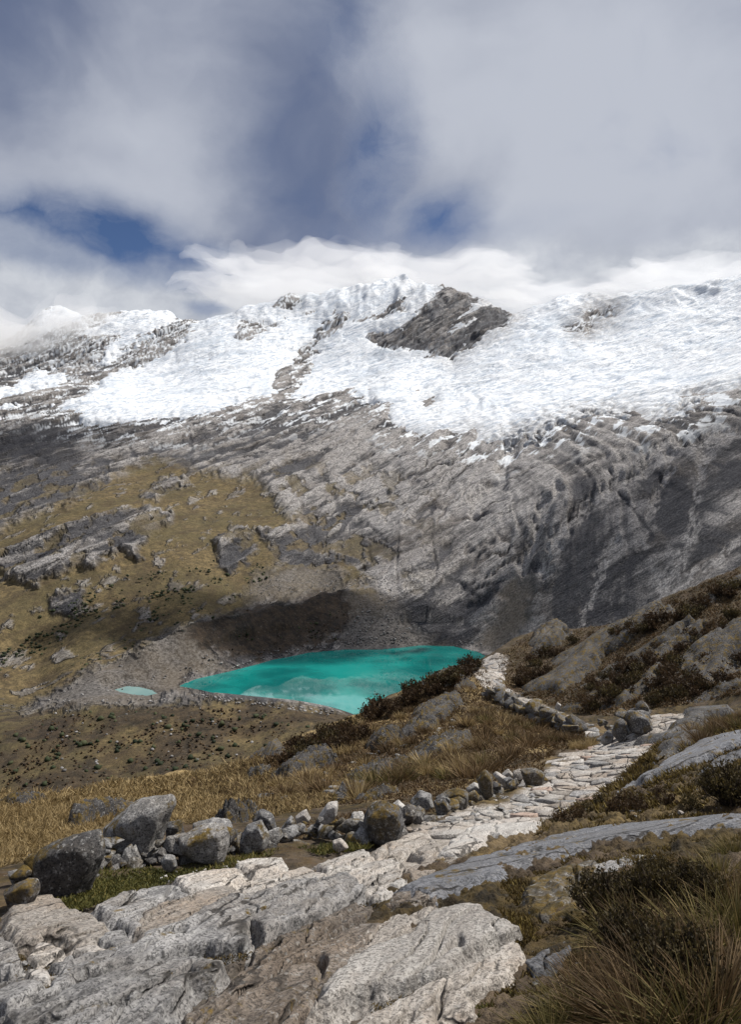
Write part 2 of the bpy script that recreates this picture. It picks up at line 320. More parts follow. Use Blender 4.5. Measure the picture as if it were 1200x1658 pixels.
def mat_far():
    m, g, b = material('mountain_rock'); p = g.pos()
    grass, scree, heath, dark = g.attr('zone')
    band, tone, _, _ = g.attr('bands')
    q = g.scalev(p, (1, 1, 1), rot=(0, R(33), 0)); q = g.scalev(q, (.22, .5, 1.6))
    n1 = g.noise(p, .008, 6, .62); n2 = g.noise(q, .030, 10, .70, .5); n3 = g.noise(p, .11, 5, .68); n4 = g.noise(q, .13, 6, .70, .3)
    rock = g.mix(g.ramp(n2, .40, .59), (0.045, 0.045, 0.049), (0.34, 0.325, 0.312))
    rock = g.mix(g.ramp(n1, .42, .66, 0, .6), rock, (0.150, 0.130, 0.112))
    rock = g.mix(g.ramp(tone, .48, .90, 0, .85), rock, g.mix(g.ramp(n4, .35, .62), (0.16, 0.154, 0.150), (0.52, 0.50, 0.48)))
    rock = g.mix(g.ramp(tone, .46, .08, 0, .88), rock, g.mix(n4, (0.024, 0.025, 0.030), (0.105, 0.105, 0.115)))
    rock = g.mix(g.ramp(n4, .53, .66, 0, .62), rock, (0.042, 0.040, 0.040))
    rock = g.mix(g.ramp(n3, .60, .72, 0, .5), rock, (0.42, 0.40, 0.375))
    n5 = g.noise(p, .42, 7, .78); rock = g.mix(1.0, rock, g.mix(g.ramp(n5, .36, .64), (0.34, 0.34, 0.36), (1.45, 1.43, 1.41)), 'MULTIPLY')
    gr = g.mix(g.ramp(n3, .3, .7), (0.060, 0.046, 0.022), (0.170, 0.126, 0.060))
    gr = g.mix(g.ramp(n1, .40, .60, 0, .65), gr, (0.072, 0.060, 0.027))
    gr = g.mix(g.ramp(g.noise(p, .02, 6, .66), .52, .66, 0, .6), gr, (0.060, 0.040, 0.022))
    sc = g.mix(g.ramp(g.noise(p, .30, 5, .78), .38, .62), (0.038, 0.034, 0.031), (0.165, 0.152, 0.140)); sc = g.mix(g.ramp(n1, .4, .6, 0, .4), sc, (0.105, 0.078, 0.046))
    he = g.mix(g.ramp(n3, .35, .65), (0.015, 0.011, 0.008), (0.050, 0.034, 0.021)); he = g.mix(g.ramp(g.noise(p, .35, 4, .7), .60, .68, 0, .6), he, (0.17, 0.15, 0.125))
    gr = g.mix(g.ramp(n2, .48, .60, 0, .55), gr, (0.050, 0.036, 0.020))
    gr = g.mix(1.0, gr, g.mix(g.ramp(n5, .36, .64), (0.62, 0.62, 0.60), (1.30, 1.28, 1.25)), 'MULTIPLY')
    c = g.mix(scree, rock, sc); c = g.mix(grass, c, gr); c = g.mix(heath, c, he); c = g.mix(dark, c, (0.74, 0.77, 0.80))
    g.put(b.inputs['Base Color'], c)
    bare = g.math('SUBTRACT', 1.0, g.math('MULTIPLY', g.math('MAXIMUM', g.math('MAXIMUM', grass, heath), scree), .92))
    h = g.math('MULTIPLY', g.math('ADD', n2, g.math('MULTIPLY', n4, .45)), bare)
    h = g.math('ADD', h, g.math('MULTIPLY', n3, .12)); h = g.math('ADD', h, g.math('MULTIPLY', n5, .08))
    g.put(b.inputs['Normal'], g.bump(h, 15.0, 1.0)); return m
def mat_snow():
    m, g, b = material('glacier_ice'); p = g.pos(); dirt, _, _, _ = g.attr('zone')
    q = g.scalev(p, (1, 1, 1), rot=(0, R(22), 0)); q = g.scalev(q, (.5, .5, 1.8))
    n2 = g.noise(q, .030, 8, .68, 1.6); n3 = g.noise(q, .12, 5, .66, .6)
    c = g.mix(g.ramp(n2, .36, .55), (0.42, 0.48, 0.56), (0.80, 0.82, 0.84)); c = g.mix(g.ramp(n3, .54, .66, 0, .65), c, (0.36, 0.41, 0.48)); c = g.mix(g.ramp(g.noise(q, .006, 5, .6, .5), .50, .68, 0, .5), c, (0.47, 0.53, 0.60))  # blue-grey mixes paint crevasse streaks and broad cloud-shadow streaks into the ice
    c = g.mix(g.math('MULTIPLY', dirt, g.ramp(n3, .3, .62)), c, (0.36, 0.35, 0.345))
    g.put(b.inputs['Base Color'], c); b.inputs['Roughness'].default_value = .8
    g.put(b.inputs['Normal'], g.bump(g.math('ADD', n2, g.math('MULTIPLY', n3, .5)), 11.0, 1.0)); return m
def mat_water(name, col, murk):
    m, g, b = material(name); p = g.pos()
    n = g.noise(p, .012, 4, .55)
    g.put(b.inputs['Base Color'], g.mix(g.ramp(n, .35, .65), col, murk)); b.inputs['Roughness'].default_value = .03
    b.inputs['Specular IOR Level'].default_value = .5; b.inputs['IOR'].default_value = 1.33
    rip = g.noise(g.scalev(p, (1, .6, 1)), .05, 3, .6)
    g.put(b.inputs['Normal'], g.bump(rip, .012, .25)); return m

# ------------------------------------------------------------------ the hillside we stand on
def build_near():
    u = np.concatenate([np.linspace(-1.15, -.54, 36)[:-1], np.linspace(-.54, .54, 600), np.linspace(.54, 1.15, 36)[1:]])
    y = np.concatenate([np.linspace(-1.4, 1.9, 22)[:-1], np.geomspace(1.9, 7, 260)[:-1], np.geomspace(7, 66, 260)[:-1], np.geomspace(66, 128, 30)])
    U, Y = np.meshgrid(u, y); X = U * (Y + 2); Z = G(X, Y)
    px, py = pix(X, Y, Z)
    # feathered zones
    w = 10 * fbm(X * .8, Y * .8, 4, seed=31) * np.clip(9 / np.maximum(Y, 1), .15, 1.2)
    up = sdf(px, py, PATH_UP) + w; lo = sdf(px, py, PATH_LO) + w * .5
    near_d = Y < 23
    dirt = np.maximum(sstep(up, -4, 6) * near_d, sstep(lo, -3, 3) * (Y > 22))
    fore = sdf(px, py, [(-200,1500),(60,1455),(300,1415),(560,1372),(640,1380),(620,1460),(560,1520),(840,1520),(760,1640),(700,1760),(-200,1760)]) + w * 2
    bed = sstep(fore, -8, 14) * sstep(Y, 7.5, 6.2)
    ba = X * .33 + Y * .94; bb = X * .94 - Y * .33 + .10 * fbm(X * 1.5, Y * 1.5, 3, seed=37)
    fr = bb * 3.1 + .6 * fbm(X * .9, Y * .9, 2, seed=38); fr = fr - np.floor(fr)
    Z = Z + bed * (-.045 + .014 * (ridged(ba * .8, bb * 5, 4, .5, seed=34) - .95) + .030 * (fr - .5) * sstep(fr, 1, .9) + .006 * fbm(ba * 3, bb * 14, 4, .6, seed=36))
    Z = Z - .05 * sstep(up, -2, 8) * near_d
    straw = sstep(sdf(px, py, [(-300,1300),(120,1290),(200,1310),(150,1350),(60,1385),(-300,1420)]) + w * 3, -10, 12) * (Y > 7)
    slope = sstep(sdf(px, py, [(-200,1420),(300,1330),(560,1310),(760,1270),(900,1215),(960,1195),(870,1150),(790,1120),(780,1070),(500,1170),(-200,1270)]) + w * 3, -10, 10) * (Y > 8)
    gn = fbm(X * .35, Y * .35, 5, seed=41)
    grass = np.clip(straw + slope * sstep(gn, -.3, .35) * .85 + .3 * sstep(gn, .1, .6), 0, 1) * (1 - dirt)
    rh = sdf(px, py, [(820,1060),(870,1010),(1230,900),(1500,900),(1500,1120),(1210,1140),(1000,1165),(830,1120)]) * 1.0
    grass *= 1 - .75 * sstep(rh, -5, 10) * (Y > 22)
    moss = sstep(fbm(X * 1.3, Y * 1.3, 4, seed=51), -.55, .25)
    veg = (1 - dirt) * (1 - bed) * sstep(Y, 11, 7) * sstep(px, 560, 660)
    Z = Z + veg * (.040 * (fbm(X * 5.0, Y * 5.0, 5, .66, seed=44)) * np.clip(Y / 4, .6, 1.6) + .012 * np.abs(fbm(X * 17, Y * 17, 2, .6, seed=46)))
    zone = np.stack([grass, dirt, moss, bed], -1)
    o = mesh_obj('hillside_ground', np.stack([X, Y, Z], -1), gridfaces(*U.shape), mat_near_ground(), attrs={'zone': zone})
    tag(o, kind='structure')
    fc = gridfaces(*U.shape); trail = np.maximum(sstep(up, -4, 6) * near_d, sstep(lo, -3, 3) * (Y > 22))
    fc = fc[(trail.ravel()[fc] > .3).all(1)]; used, inv = np.unique(fc, return_inverse=True)
    V = np.stack([X, Y, Z + .004], -1).reshape(-1, 3)[used]
    p = mesh_obj('footpath', V, inv.reshape(fc.shape), o.data.materials[0], attrs={'zone': zone.reshape(-1, 4)[used]})
    return tag(p, kind='structure')
footpath = build_near()

# ------------------------------------------------------------------ valley, moraine and mountain wall
SNOW = [(87,662),(135,677),(225,687),(300,682),(350,668),(425,640),(440,652),(465,660),(550,640),(600,630),(622,655),(625,685),(675,706),(765,698),(768,722),(825,714),(900,700),(950,682),(1025,675),(1050,690),
        (1100,680),(1130,655),(1200,640),(1700,600),(1700,250),(330,250),(318,525),(285,560),(235,590),(170,612),(140,632)]
SNOW2 = [(-80,690),(0,655),(50,643),(110,625),(125,612),(100,600),(50,606),(0,632),(-80,640)]
SNOW3 = [(120,545),(150,526),(185,512),(210,498),(305,495),(275,520),(232,546),(195,575),(160,590),(165,565),(190,545),(160,552)]
SNOW4 = [(52,535),(60,500),(105,495),(145,498),(132,526),(100,532),(75,545)]
HOLES = [[(610,517),(625,490),(655,466),(672,473),(652,500)], [(597,547),(650,532),(700,497),(718,468),(760,480),(800,498),(826,514),(790,545),(730,584),(700,568),(612,562)],
         [(385,547),(395,521),(440,516),(452,498),(447,525),(405,547)], [(448,503),(466,483),(482,490),(474,503)], [(474,513),(522,483),(494,513)],
         [(436,660),(455,605),(470,588),(490,568),(514,556),(497,582),(474,602),(502,595),(472,645),(450,662)], [(508,548),(545,510),(562,512),(550,527),(520,548)],
         [(933,532),(960,505),(990,500),(986,516),(945,536)], [(281,568),(290,566),(288,584),(280,582)], [(690,655),(700,650),(696,660)]]
STREAK = [[(716,566),(732,528),(764,494),(796,490),(776,512),(752,540)], [(622,536),(656,508),(698,478),(716,468),(696,498),(656,528)]]
RIBS = [[(0,905),(80,862),(200,828),(275,828),(232,872),(120,922),(55,948),(5,930)], [(350,872),(380,858),(412,858),(404,910),(362,926)], [(78,968),(140,958),(132,986),(85,988)],
        [(180,880),(225,850),(250,858),(215,900)], [(225,800),(262,775),(300,780),(255,812)], [(420,860),(500,850),(560,905),(520,910),(450,905)]]
GRASS = [(-300,900),(0,862),(70,832),(150,792),(205,765),(262,742),(310,762),(420,782),(470,840),(520,880),(560,905),(600,932),(556,948),(440,968),(300,1012),(180,1072),(100,1112),(0,1162),(-300,1200)]
LOWGRASS = [(-300,1165),(60,1150),(140,1140),(260,1145),(360,1128),(440,1140),(545,1152),(640,1180),(640,1300),(400,1400),(-300,1400)]
HEATH = [(290,1018),(380,986),(450,969),(520,955),(556,955),(572,985),(562,1030),(535,1046),(470,1060),(410,1072),(370,1070),(320,1050)]
GRAVEL = [(70,1140),(150,1086),(230,1046),(300,1011),(335,1003),(345,1060),(385,1082),(300,1100),(290,1114),(350,1128),(180,1142)]
SCREE = [[(560,955),(600,940),(640,985),(700,1010),(720,1040),(640,1048),(560,1050)], [(800,1062),(770,1045),(800,1000),(830,930),(862,935),(862,985),(835,1050)], [(420,930),(500,912),(560,935),(556,948),(470,957),(400,966)]]
GULLY = [[(1200,700),(1120,715),(1020,768),(950,815),(905,870),(880,925)], [(1145,735),(1128,800),(1122,862),(1095,925),(1060,985),(1030,1010)], [(1000,880),(968,935),(950,985),(935,1030)],
         [(1200,880),(1120,935),(1085,965)], [(830,660),(830,720),(805,780),(770,820)], [(905,790),(870,850),(850,920)], [(1085,770),(1050,830)]]
DARKR = [[(835,1030),(850,940),(900,880),(960,810),(1080,755),(1150,735),(1260,700),(1260,940),(1000,1010)], [(660,985),(700,950),(770,925),(800,960),(760,1020),(690,1030)],
         [(-100,760),(0,690),(120,705),(200,720),(100,800),(0,860),(-100,880)], [(-100,830),(0,800),(110,770),(120,795),(0,850)], [(580,860),(640,885),(700,840),(690,900),(620,910)]]
PALE = [[(560,720),(650,690),(820,730),(960,700),(900,810),(800,900),(690,960),(600,900),(560,820)]]

MORAINE = [P3(*q)[:2] for q in [(185,1072,805),(230,1045,828),(300,1010,872),(380,990,925),(450,972,990),(520,958,1042),(560,952,1058),(596,962,1052)]]
def far_base(X, Y):
    Z = TF(X, Y); wx = 5 * fbm(X / 40, Y / 40, 3, seed=201)
    dm = linedist(X + wx, Y + wx, MORAINE); end = sstep(np.hypot(X - MORAINE[0][0], Y - MORAINE[0][1]), 0, 45) * sstep(np.hypot(X - MORAINE[-1][0], Y - MORAINE[-1][1]), 0, 40)
    return Z + end * 15 * np.clip(1 - dm / 42, 0, 1) ** 1.25
def far_detail(X, Y, Z, px, py):
    """ribs, benches and gullies cut into the wall: slanting beds on the left, steeper couloirs on the right"""
    k = .62; X = X * k; Z = Z * k; out = []
    for j, ang in enumerate((R(33), R(62))):
        a = X * np.cos(ang) + Z * np.sin(ang); b = -X * np.sin(ang) + Z * np.cos(ang)
        b = b + 16 * fbm(X / 330, Z / 200, 4, .5, seed=61 + j); a = a + 30 * fbm(X / 120, Z / 90, 4, .6, seed=66 + j)
        out.append((ridged(a / 620, b / 130, 5, .5, seed=70 + j) - .95, ridged(a / 210, b / 27, 5, .62, seed=80 + j) - .95, ridged(a / 52, b / 10, 4, .66, seed=90 + j) - .95, ridged(a / 14, b / 3.6, 4, .66, seed=94 + j) - .95))
    w = sstep(px + 90 * fbm(X / 260, Z / 200, 3, seed=58), 780, 940) * .85; bil = fbm(X / 60, Z / 42, 6, .64, seed=97)
    # joints: thin open cracks along and across the beds
    cr = np.zeros(X.shape)
    for j, (ang, la, lb, wt) in enumerate(((R(33), 330, 30, 1.0), (R(30), 150, 14, .8), (R(62), 300, 26, 1.0), (R(-30), 160, 50, .55), (R(70), 130, 30, .6))):
        xx = X + 7 * fbm(X / 60, Z / 50, 4, .6, seed=210 + j); zz = Z + 5 * fbm(X / 60, Z / 50, 4, .6, seed=220 + j)
        n = np.abs(perlin((xx * np.cos(ang) + zz * np.sin(ang)) / la, (-xx * np.sin(ang) + zz * np.cos(ang)) / lb, 230 + j))
        gate = sstep(fbm(X / 130, Z / 90, 3, seed=240 + j), -.10, .30) * ((w if j == 2 else 1 - .6 * w) if j < 3 else 1)
        cr = np.maximum(cr, wt * gate * sstep(n, .085, .015))
    far_detail.cracks = cr
    o = [p * (1 - w) + q * w for p, q in zip(*out)]; o[2] = o[2] + .38 * o[3] * sstep(Y, 2400, 1100); return o[:3] + [bil]
def build_far():
    u = np.concatenate([np.linspace(-.95, -.53, 60)[:-1], np.linspace(-.53, .53, 620), np.linspace(.53, .95, 60)[1:]])
    y = np.concatenate([np.geomspace(96, 350, 26)[:-1], np.geomspace(350, 640, 80)[:-1], np.geomspace(640, 1000, 140)[:-1], np.geomspace(1000, 4800, 430)[:-1], np.geomspace(4800, 7200, 36)])
    U, Y = np.meshgrid(u, y); X = U * Y; Z = far_base(X, Y); px, py = pix(X, Y, Z)
    sl = sdf(X, Y, LAKE); sp = sdf(X, Y, POND)
    snow = np.full(X.shape, -1e3)
    wob = 9 * fbm(px / 45, py / 30, 5, .6, seed=101)
    for q in (SNOW, SNOW2, SNOW3, SNOW4): snow = np.maximum(snow, sdf(px, py, q))
    for q in HOLES: snow = np.minimum(snow, -sdf(px, py, q))
    pw, qw = px + wob, py + .7 * wob + 5 * fbm(px / 14, py / 9, 3, seed=105)
    grass = np.maximum(sstep(sdf(pw, qw, GRASS), -14, 10), sstep(sdf(pw, qw, LOWGRASS), -8, 8))
    for q in RIBS: grass *= 1 - sstep(sdf(pw, qw, q), -7, 4)
    heath = sstep(sdf(pw, qw, HEATH) + 9 * fbm(px / 30, py / 14, 4, .6, seed=109), -10, 16) * .95; gravel = sstep(sdf(pw, qw, GRAVEL), -6, 8)
    scree = gravel.copy()
    for q in SCREE: scree = np.maximum(scree, .95 * sstep(sdf(pw, qw, q), -16, 10))
    heath = np.maximum(heath, .80 * sstep(sdf(pw, qw, LOWGRASS), -8, 10) * sstep(fbm(X / 50, Y / 50, 6, .66, seed=113), -.55, .30))
    rocky = np.clip(1 - grass - heath - gravel, 0, 1) * (Y > 850)
    soft = sstep(sl, -90, -20)                        # quiet ground by the shore
    big, mid, fine, bil = far_detail(X, Y, Z, px, py)
    cracks = far_detail.cracks
    rk = np.clip(rocky * (1 - .75 * scree) + .14, 0, 1) * sstep(Y, 820, 1150) * (1 - .8 * soft)
    hole = np.zeros(X.shape)
    for q in HOLES[:2]: hole = np.maximum(hole, sstep(sdf(px, py, q), -8, 4))
    amp = rk * (7 + 8 * sstep(Y, 1000, 3200)) * (1 + .5 * sstep(px, 820, 1000) * (py > 700))
    amp = amp * (1 - .82 * sstep(snow, -4, 12))
    for q in RIBS: amp = amp + 2.2 * sstep(sdf(pw, qw, q), -8, 8)
    D = amp * (1.9 * big + .85 * mid + .30 * fine + .22 * bil * sstep(Y, 4200, 2600)) + (1 - rk) * (2.2 * fbm(X / 60, Y / 60, 4, seed=111) + .9 * fbm(X / 12, Y / 12, 3, seed=115)) * sstep(Y, 300, 600) * (1 - soft)
    # snow-worn crest teeth
    D = D + sstep(py, 560, 470) * (Y > 3000) * 24 * (ridged(X / 190, Y / 500, 5, .55, seed=119) - .8)
    an = R(35); sb = -X * np.sin(an) + Z * np.cos(an) + 20 * fbm(X / 300, Z / 200, 3, seed=205); sa = X * np.cos(an) + Z * np.sin(an)
    D = D + sstep(sdf(px, py, GRASS), -10, 40) * 11 * (ridged(sa / 700, sb / 95, 3, .5, seed=206) - .8)
    GU = np.zeros(X.shape); GC = np.zeros(X.shape)
    for k, q in enumerate(GULLY):
        dd = linedist(px + .8 * wob, py + .5 * wob, q); GU = np.maximum(GU, sstep(dd, 17, 3)); GC = np.maximum(GC, sstep(dd, 6, 1.5))
    D = D - 14 * GU * rk - 7 * cracks * rk * (1 - sstep(snow, -4, 6))
    nrm = np.array([0, -.62, .78])
    # fine stony relief, no flatter than the wall itself
    Xo, Yo, Zo = X, Y + nrm[1] * D, Z + nrm[2] * D
    # shore and lake bed
    Zo = np.where((sl <= 0) & (sl > -40), np.minimum(Zo, LAKE_Z + .4 + .62 * -sl), Zo)
    Zo = np.where(sl > 0, np.minimum(Zo, LAKE_Z - np.minimum(9, .25 * sl) - .15), np.where(sl > -70, np.maximum(Zo, LAKE_Z + .25 + .10 * np.minimum(-sl, 25)), Zo))
    Zo = np.where(sp > 0, LAKE_Z - .4 - .1 * np.minimum(sp, 10), np.where(sp > -14, np.maximum(LAKE_Z + .3, np.minimum(Zo, LAKE_Z + 1.0 - .3 * sp)), Zo))
    tone = .42 + .46 * mid + .22 * big + .10 * fine + .30 * fbm(px / 120, py / 70, 5, .6, seed=131)
    for q in RIBS: tone = tone - .22 * sstep(sdf(pw, qw, q), -8, 8)
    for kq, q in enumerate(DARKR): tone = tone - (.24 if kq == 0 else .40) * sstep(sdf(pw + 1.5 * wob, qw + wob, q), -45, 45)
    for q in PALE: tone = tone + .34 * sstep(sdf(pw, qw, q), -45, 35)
    tone = tone - .30 * hole
    tone = tone + .75 * GU * sstep(fbm(px / 8, py / 14, 3, seed=137), -.5, .3)
    tone = tone + .7 * GC * sstep(fbm(px / 6, py / 10, 3, seed=139), -.6, .2) - .75 * cracks
    # broad tufts of grass among the lower slabs
    tuft = sstep(fbm(X / 55, Z / 30, 5, .6, seed=141), .12, .42) * sstep(py, 720, 800) * sstep(py, 1010, 940) * sstep(px, 780, 560) * rocky
    grass = np.clip(grass * (1 - scree * .8) * (1 - .55 * sstep(fbm(X / 40, np.where(Y < 860, Y * .6, Z) / 22, 5, .6, seed=145), .35, .6) * (Y > 700)) + .75 * tuft, 0, 1)
    an = R(30); pa = (X * np.cos(an) + Z * np.sin(an)) * .62; pb = (-X * np.sin(an) + Z * np.cos(an)) * .62
    thin = sstep(fbm(pa / 46, pb / 9, 5, .64, seed=153), .30, .42) * sstep(snow, -62, -8) * (py > 480) * (1 - grass)
    thin = np.maximum(thin, sstep(fbm(pa / 40, pb / 8, 5, .64, seed=157), .30, .40) * sstep(py, 620, 560) * .95) * (1 - .9 * hole)
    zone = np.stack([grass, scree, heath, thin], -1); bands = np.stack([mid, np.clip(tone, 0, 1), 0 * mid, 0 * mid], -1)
    V = np.stack([Xo, Yo, Zo], -1); mt = mat_far(); k = int(np.searchsorted(y, 1000)) 
    for nm, a, e in (('valley_floor', 0, k + 1), ('mountain_wall', k, len(y))):
        o = mesh_obj(nm, V[a:e], gridfaces(e - a, len(u)), mt, attrs={'zone': zone[a:e], 'bands': bands[a:e]}); tag(o, kind='structure')
    # ---- glacier: its own body of ice lying on the rock
    u = np.concatenate([np.linspace(-.7, -.53, 20)[:-1], np.linspace(-.53, .53, 520), np.linspace(.53, .8, 24)[1:]]); y = np.geomspace(1080, 5050, 380)
    U, Y = np.meshgrid(u, y); X = U * Y; Z = far_base(X, Y); px, py = pix(X, Y, Z)
    w2 = 9 * fbm(px / 45, py / 30, 5, .6, seed=101) + 7 * fbm(px / 14, py / 5, 4, .65, seed=151) * (1 + 1.6 * sstep(px, 740, 860) * sstep(py, 610, 660))
    s = np.full(X.shape, -1e3)
    for q in (SNOW, SNOW2, SNOW3, SNOW4): s = np.maximum(s, sdf(px + w2, py + .6 * w2, q))
    for q in HOLES: s = np.minimum(s, -sdf(px + .6 * w2, py + .6 * w2, q))
    for q in STREAK: s = np.maximum(s, sdf(px + .35 * w2, py + .3 * w2, q))
    th = np.where(s > 0, 16 * (1 - np.exp(-s / 12.0)) + 2, 2 + 2.5 * s)
    ang = R(22); Xk, Zk = X * .62, Z * .62; a = Xk * np.cos(ang) + Zk * np.sin(ang); b = -Xk * np.sin(ang) + Zk * np.cos(ang) + 30 * fbm(Xk / 200, Zk / 120, 3, seed=155)
    big, mid, fine, bil = far_detail(X, Y, Z, px, py)
    cre = -(ridged(a / 90, b / 26, 5, .55, seed=160) - .9) * 3.2 + 8 * fbm(a / 240, b / 70, 3, seed=170) - 1.5 * (ridged(a / 24, b / 9, 3, .6, seed=176) - .9)
    cre = cre * (1 + .9 * sstep(fbm(X / 330, Z / 200, 2, seed=181), -.1, .4))
    D = th + (6 * big + cre) * sstep(s, -5, 12) + sstep(py, 560, 470) * 24 * (ridged(X / 190, Y / 500, 5, .55, seed=119) - .8)
    V = np.stack([X, Y - .62 * D, Z + .78 * D], -1)
    fc = gridfaces(*U.shape); keep = (s.ravel()[fc] > -9).any(1); fc = fc[keep]
    used, inv = np.unique(fc, return_inverse=True); fc = inv.reshape(fc.shape)
    dirt = sstep(s, 38, 2) * sstep(px, 560, 900) * .9 + .15 * sstep(s, 20, 0); z = np.stack([dirt, dirt, dirt, dirt], -1)
    o = mesh_obj('glacier', V.reshape(-1, 3)[used], fc, mat_snow(), attrs={'zone': z.reshape(-1, 4)[used]}); tag(o, kind='structure')
build_far()

def build_water(name, poly, mat, z=LAKE_Z, grow=1.06):
    P = np.array(poly); c = P.mean(0); P = c + (P - c) * grow
    V = np.column_stack([P, np.full(len(P), z)]); me = bpy.data.meshes.new(name)
    me.from_pydata([tuple(v) for v in V], [], [tuple(range(len(V)))[::-1]]); me.update()
    if me.polygons[0].normal.z < 0: me.flip_normals()
    me.materials.append(mat); tag(link_obj(name, me), kind='structure')
build_water('lake_water', LAKE, mat_water('turquoise_meltwater', (0.002, 0.100, 0.096), (0.008, 0.215, 0.190)))
build_water('pond_water', POND, mat_water('reflection_tinted_water', (0.10, 0.20, 0.20), (0.17, 0.27, 0.26)), grow=1.1)  # pond base colour lightened to carry the reflection of the snow
# ------------------------------------------------------------------ rock materials
def mat_rock(name, dark, light, stain, moss=.0, lich=.35, along=R(19), stretch=(9, 1.3, 9), gain=1.0, cracks=True):
    m, g, b = material(name); p = g.pos()
    q = g.scalev(p, (1, 1, 1), rot=(0, 0, along)); q = g.scalev(q, stretch)
    n1 = g.noise(p, 1.6, 5, .6); n2 = g.noise(q, 1.0, 8, .70, .8); n3 = g.noise(p, 75, 3, .7); n4 = g.noise(p, 16, 6, .70); lam = g.noise(g.scalev(q, (2.2, .5, 2.2)), 1.6, 6, .7, 1.0)
    c = g.mix(g.ramp(g.math('ADD', g.math('MULTIPLY', n2, .62), g.math('MULTIPLY', n4, .38)), .36, .62), dark, light)
    c = g.mix(g.ramp(n1, .42, .66, 0, .6), c, stain)
    c = g.mix(g.ramp(n4, .52, .64, 0, .62), c, tuple(.45 * v for v in dark))
    c = g.mix(g.ramp(lam, .56, .68, 0, .45), c, tuple(.35 * v for v in dark))
    c = g.mix(g.math('MULTIPLY', g.ramp(n3, .50, .59), .78), c, tuple(.35 * v for v in dark))
    c = g.mix(g.math('MULTIPLY', g.ramp(g.noise(p, 30, 4, .7), .55, .64), lich), c, (0.47, 0.46, 0.435))
    cq = g.vmath('ADD', g.scalev(q, (1, .4, 1)), g.vmath('MULTIPLY', g.noise(p, 3.0, 4, .6, out=1), (1.3, .5, 1.3)))
    crack = g.voro(cq, .36, 'DISTANCE_TO_EDGE'); cm = g.math('MULTIPLY', g.ramp(crack, .030, .004), g.ramp(n1, .42, .56) if cracks else 0.0); c = g.mix(g.math('MULTIPLY', cm, .85), c, (0.020, 0.017, 0.014))
    nz = g.node('ShaderNodeSeparateXYZ'); g.put(nz.inputs[0], g.node('ShaderNodeNewGeometry').outputs['Normal'])
    if moss > 0:
        mm = g.math('MULTIPLY', g.ramp(g.noise(p, 4.5, 8, .74), .60 - .20 * moss, .68 - .18 * moss), g.ramp(nz.outputs[2], -.3, .5))
        mc = g.mix(g.ramp(n4, .35, .65), (0.045, 0.033, 0.010), (0.135, 0.088, 0.020)); c = g.mix(mm, c, mc)
    v = g.math('ADD', .80, g.math('MULTIPLY', g.rand(), .36)); c = g.hsv(c, .5, 1.0, v)
    g.put(b.inputs['Base Color'], c); b.inputs['Roughness'].default_value = .82
    h = g.math('ADD', g.math('MULTIPLY', n2, .55), g.math('MULTIPLY', n4, .35)); h = g.math('ADD', h, g.math('MULTIPLY', n3, .13)); h = g.math('ADD', h, g.math('MULTIPLY', lam, -.35)); h = g.math('SUBTRACT', h, g.math('MULTIPLY', cm, .5))
    g.put(b.inputs['Normal'], g.bump(h, .034 * gain, .95)); return m
MR = {
 'grey':  mat_rock('grey_granite', (0.115, 0.112, 0.112), (0.37, 0.36, 0.35), (0.19, 0.165, 0.14), .06),
 'tan':   mat_rock('tan_granite', (0.19, 0.165, 0.140), (0.42, 0.385, 0.345), (0.34, 0.265, 0.20), .0, .25),
 'pale':  mat_rock('pale_worn_granite', (0.27, 0.245, 0.22), (0.50, 0.475, 0.44), (0.40, 0.33, 0.265), .0, .25),
 'white': mat_rock('bleached_granite', (0.31, 0.292, 0.27), (0.52, 0.50, 0.47), (0.42, 0.36, 0.31), .0, .2),
 'pink':  mat_rock('pink_granite', (0.32, 0.235, 0.19), (0.49, 0.38, 0.315), (0.42, 0.29, 0.22), .0, .2),
 'slate': mat_rock('blue_grey_slab', (0.085, 0.088, 0.097), (0.205, 0.210, 0.228), (0.125, 0.120, 0.120), .22, .22, R(53)),
 'brown': mat_rock('soil_stained_rock', (0.075, 0.060, 0.048), (0.235, 0.200, 0.168), (0.15, 0.112, 0.08), .1, .3),
 'dark':  mat_rock('dark_lichen_rock', (0.036, 0.035, 0.036), (0.145, 0.142, 0.145), (0.075, 0.064, 0.052), .42, .5),
 'mossy': mat_rock('mossy_rock', (0.060, 0.056, 0.050), (0.23, 0.22, 0.21), (0.11, 0.085, 0.05), .85, .5),
 'hill':  mat_rock('hillside_bedrock', (0.017, 0.016, 0.018), (0.100, 0.097, 0.098), (0.055, 0.047, 0.038), .55, .40, R(48), (1.3, .25, 1.6), 4.0),  # tone partly darkened in place of shade on the right hillside
}

MB = {'grey': mat_rock('boulder_granite', (0.105, 0.103, 0.104), (0.34, 0.335, 0.33), (0.18, 0.16, 0.135), .38, .5, cracks=False), 'dark': mat_rock('dark_boulder', (0.040, 0.039, 0.040), (0.16, 0.157, 0.158), (0.08, 0.066, 0.052), .50, .5, cracks=False),
      'mossy': mat_rock('mossy_boulder', (0.060, 0.056, 0.050), (0.23, 0.22, 0.21), (0.11, 0.085, 0.05), .75, .5, cracks=False), 'white': mat_rock('white_stone', (0.31, 0.292, 0.27), (0.54, 0.52, 0.49), (0.42, 0.36, 0.31), .0, .2, cracks=False),
      'pale': mat_rock('pale_stone', (0.25, 0.23, 0.205), (0.48, 0.455, 0.42), (0.38, 0.31, 0.25), .0, .25, cracks=False), 'tan': mat_rock('tan_stone', (0.19, 0.165, 0.140), (0.42, 0.385, 0.345), (0.34, 0.265, 0.20), .0, .25, cracks=False), 'pink': MR['pink']}
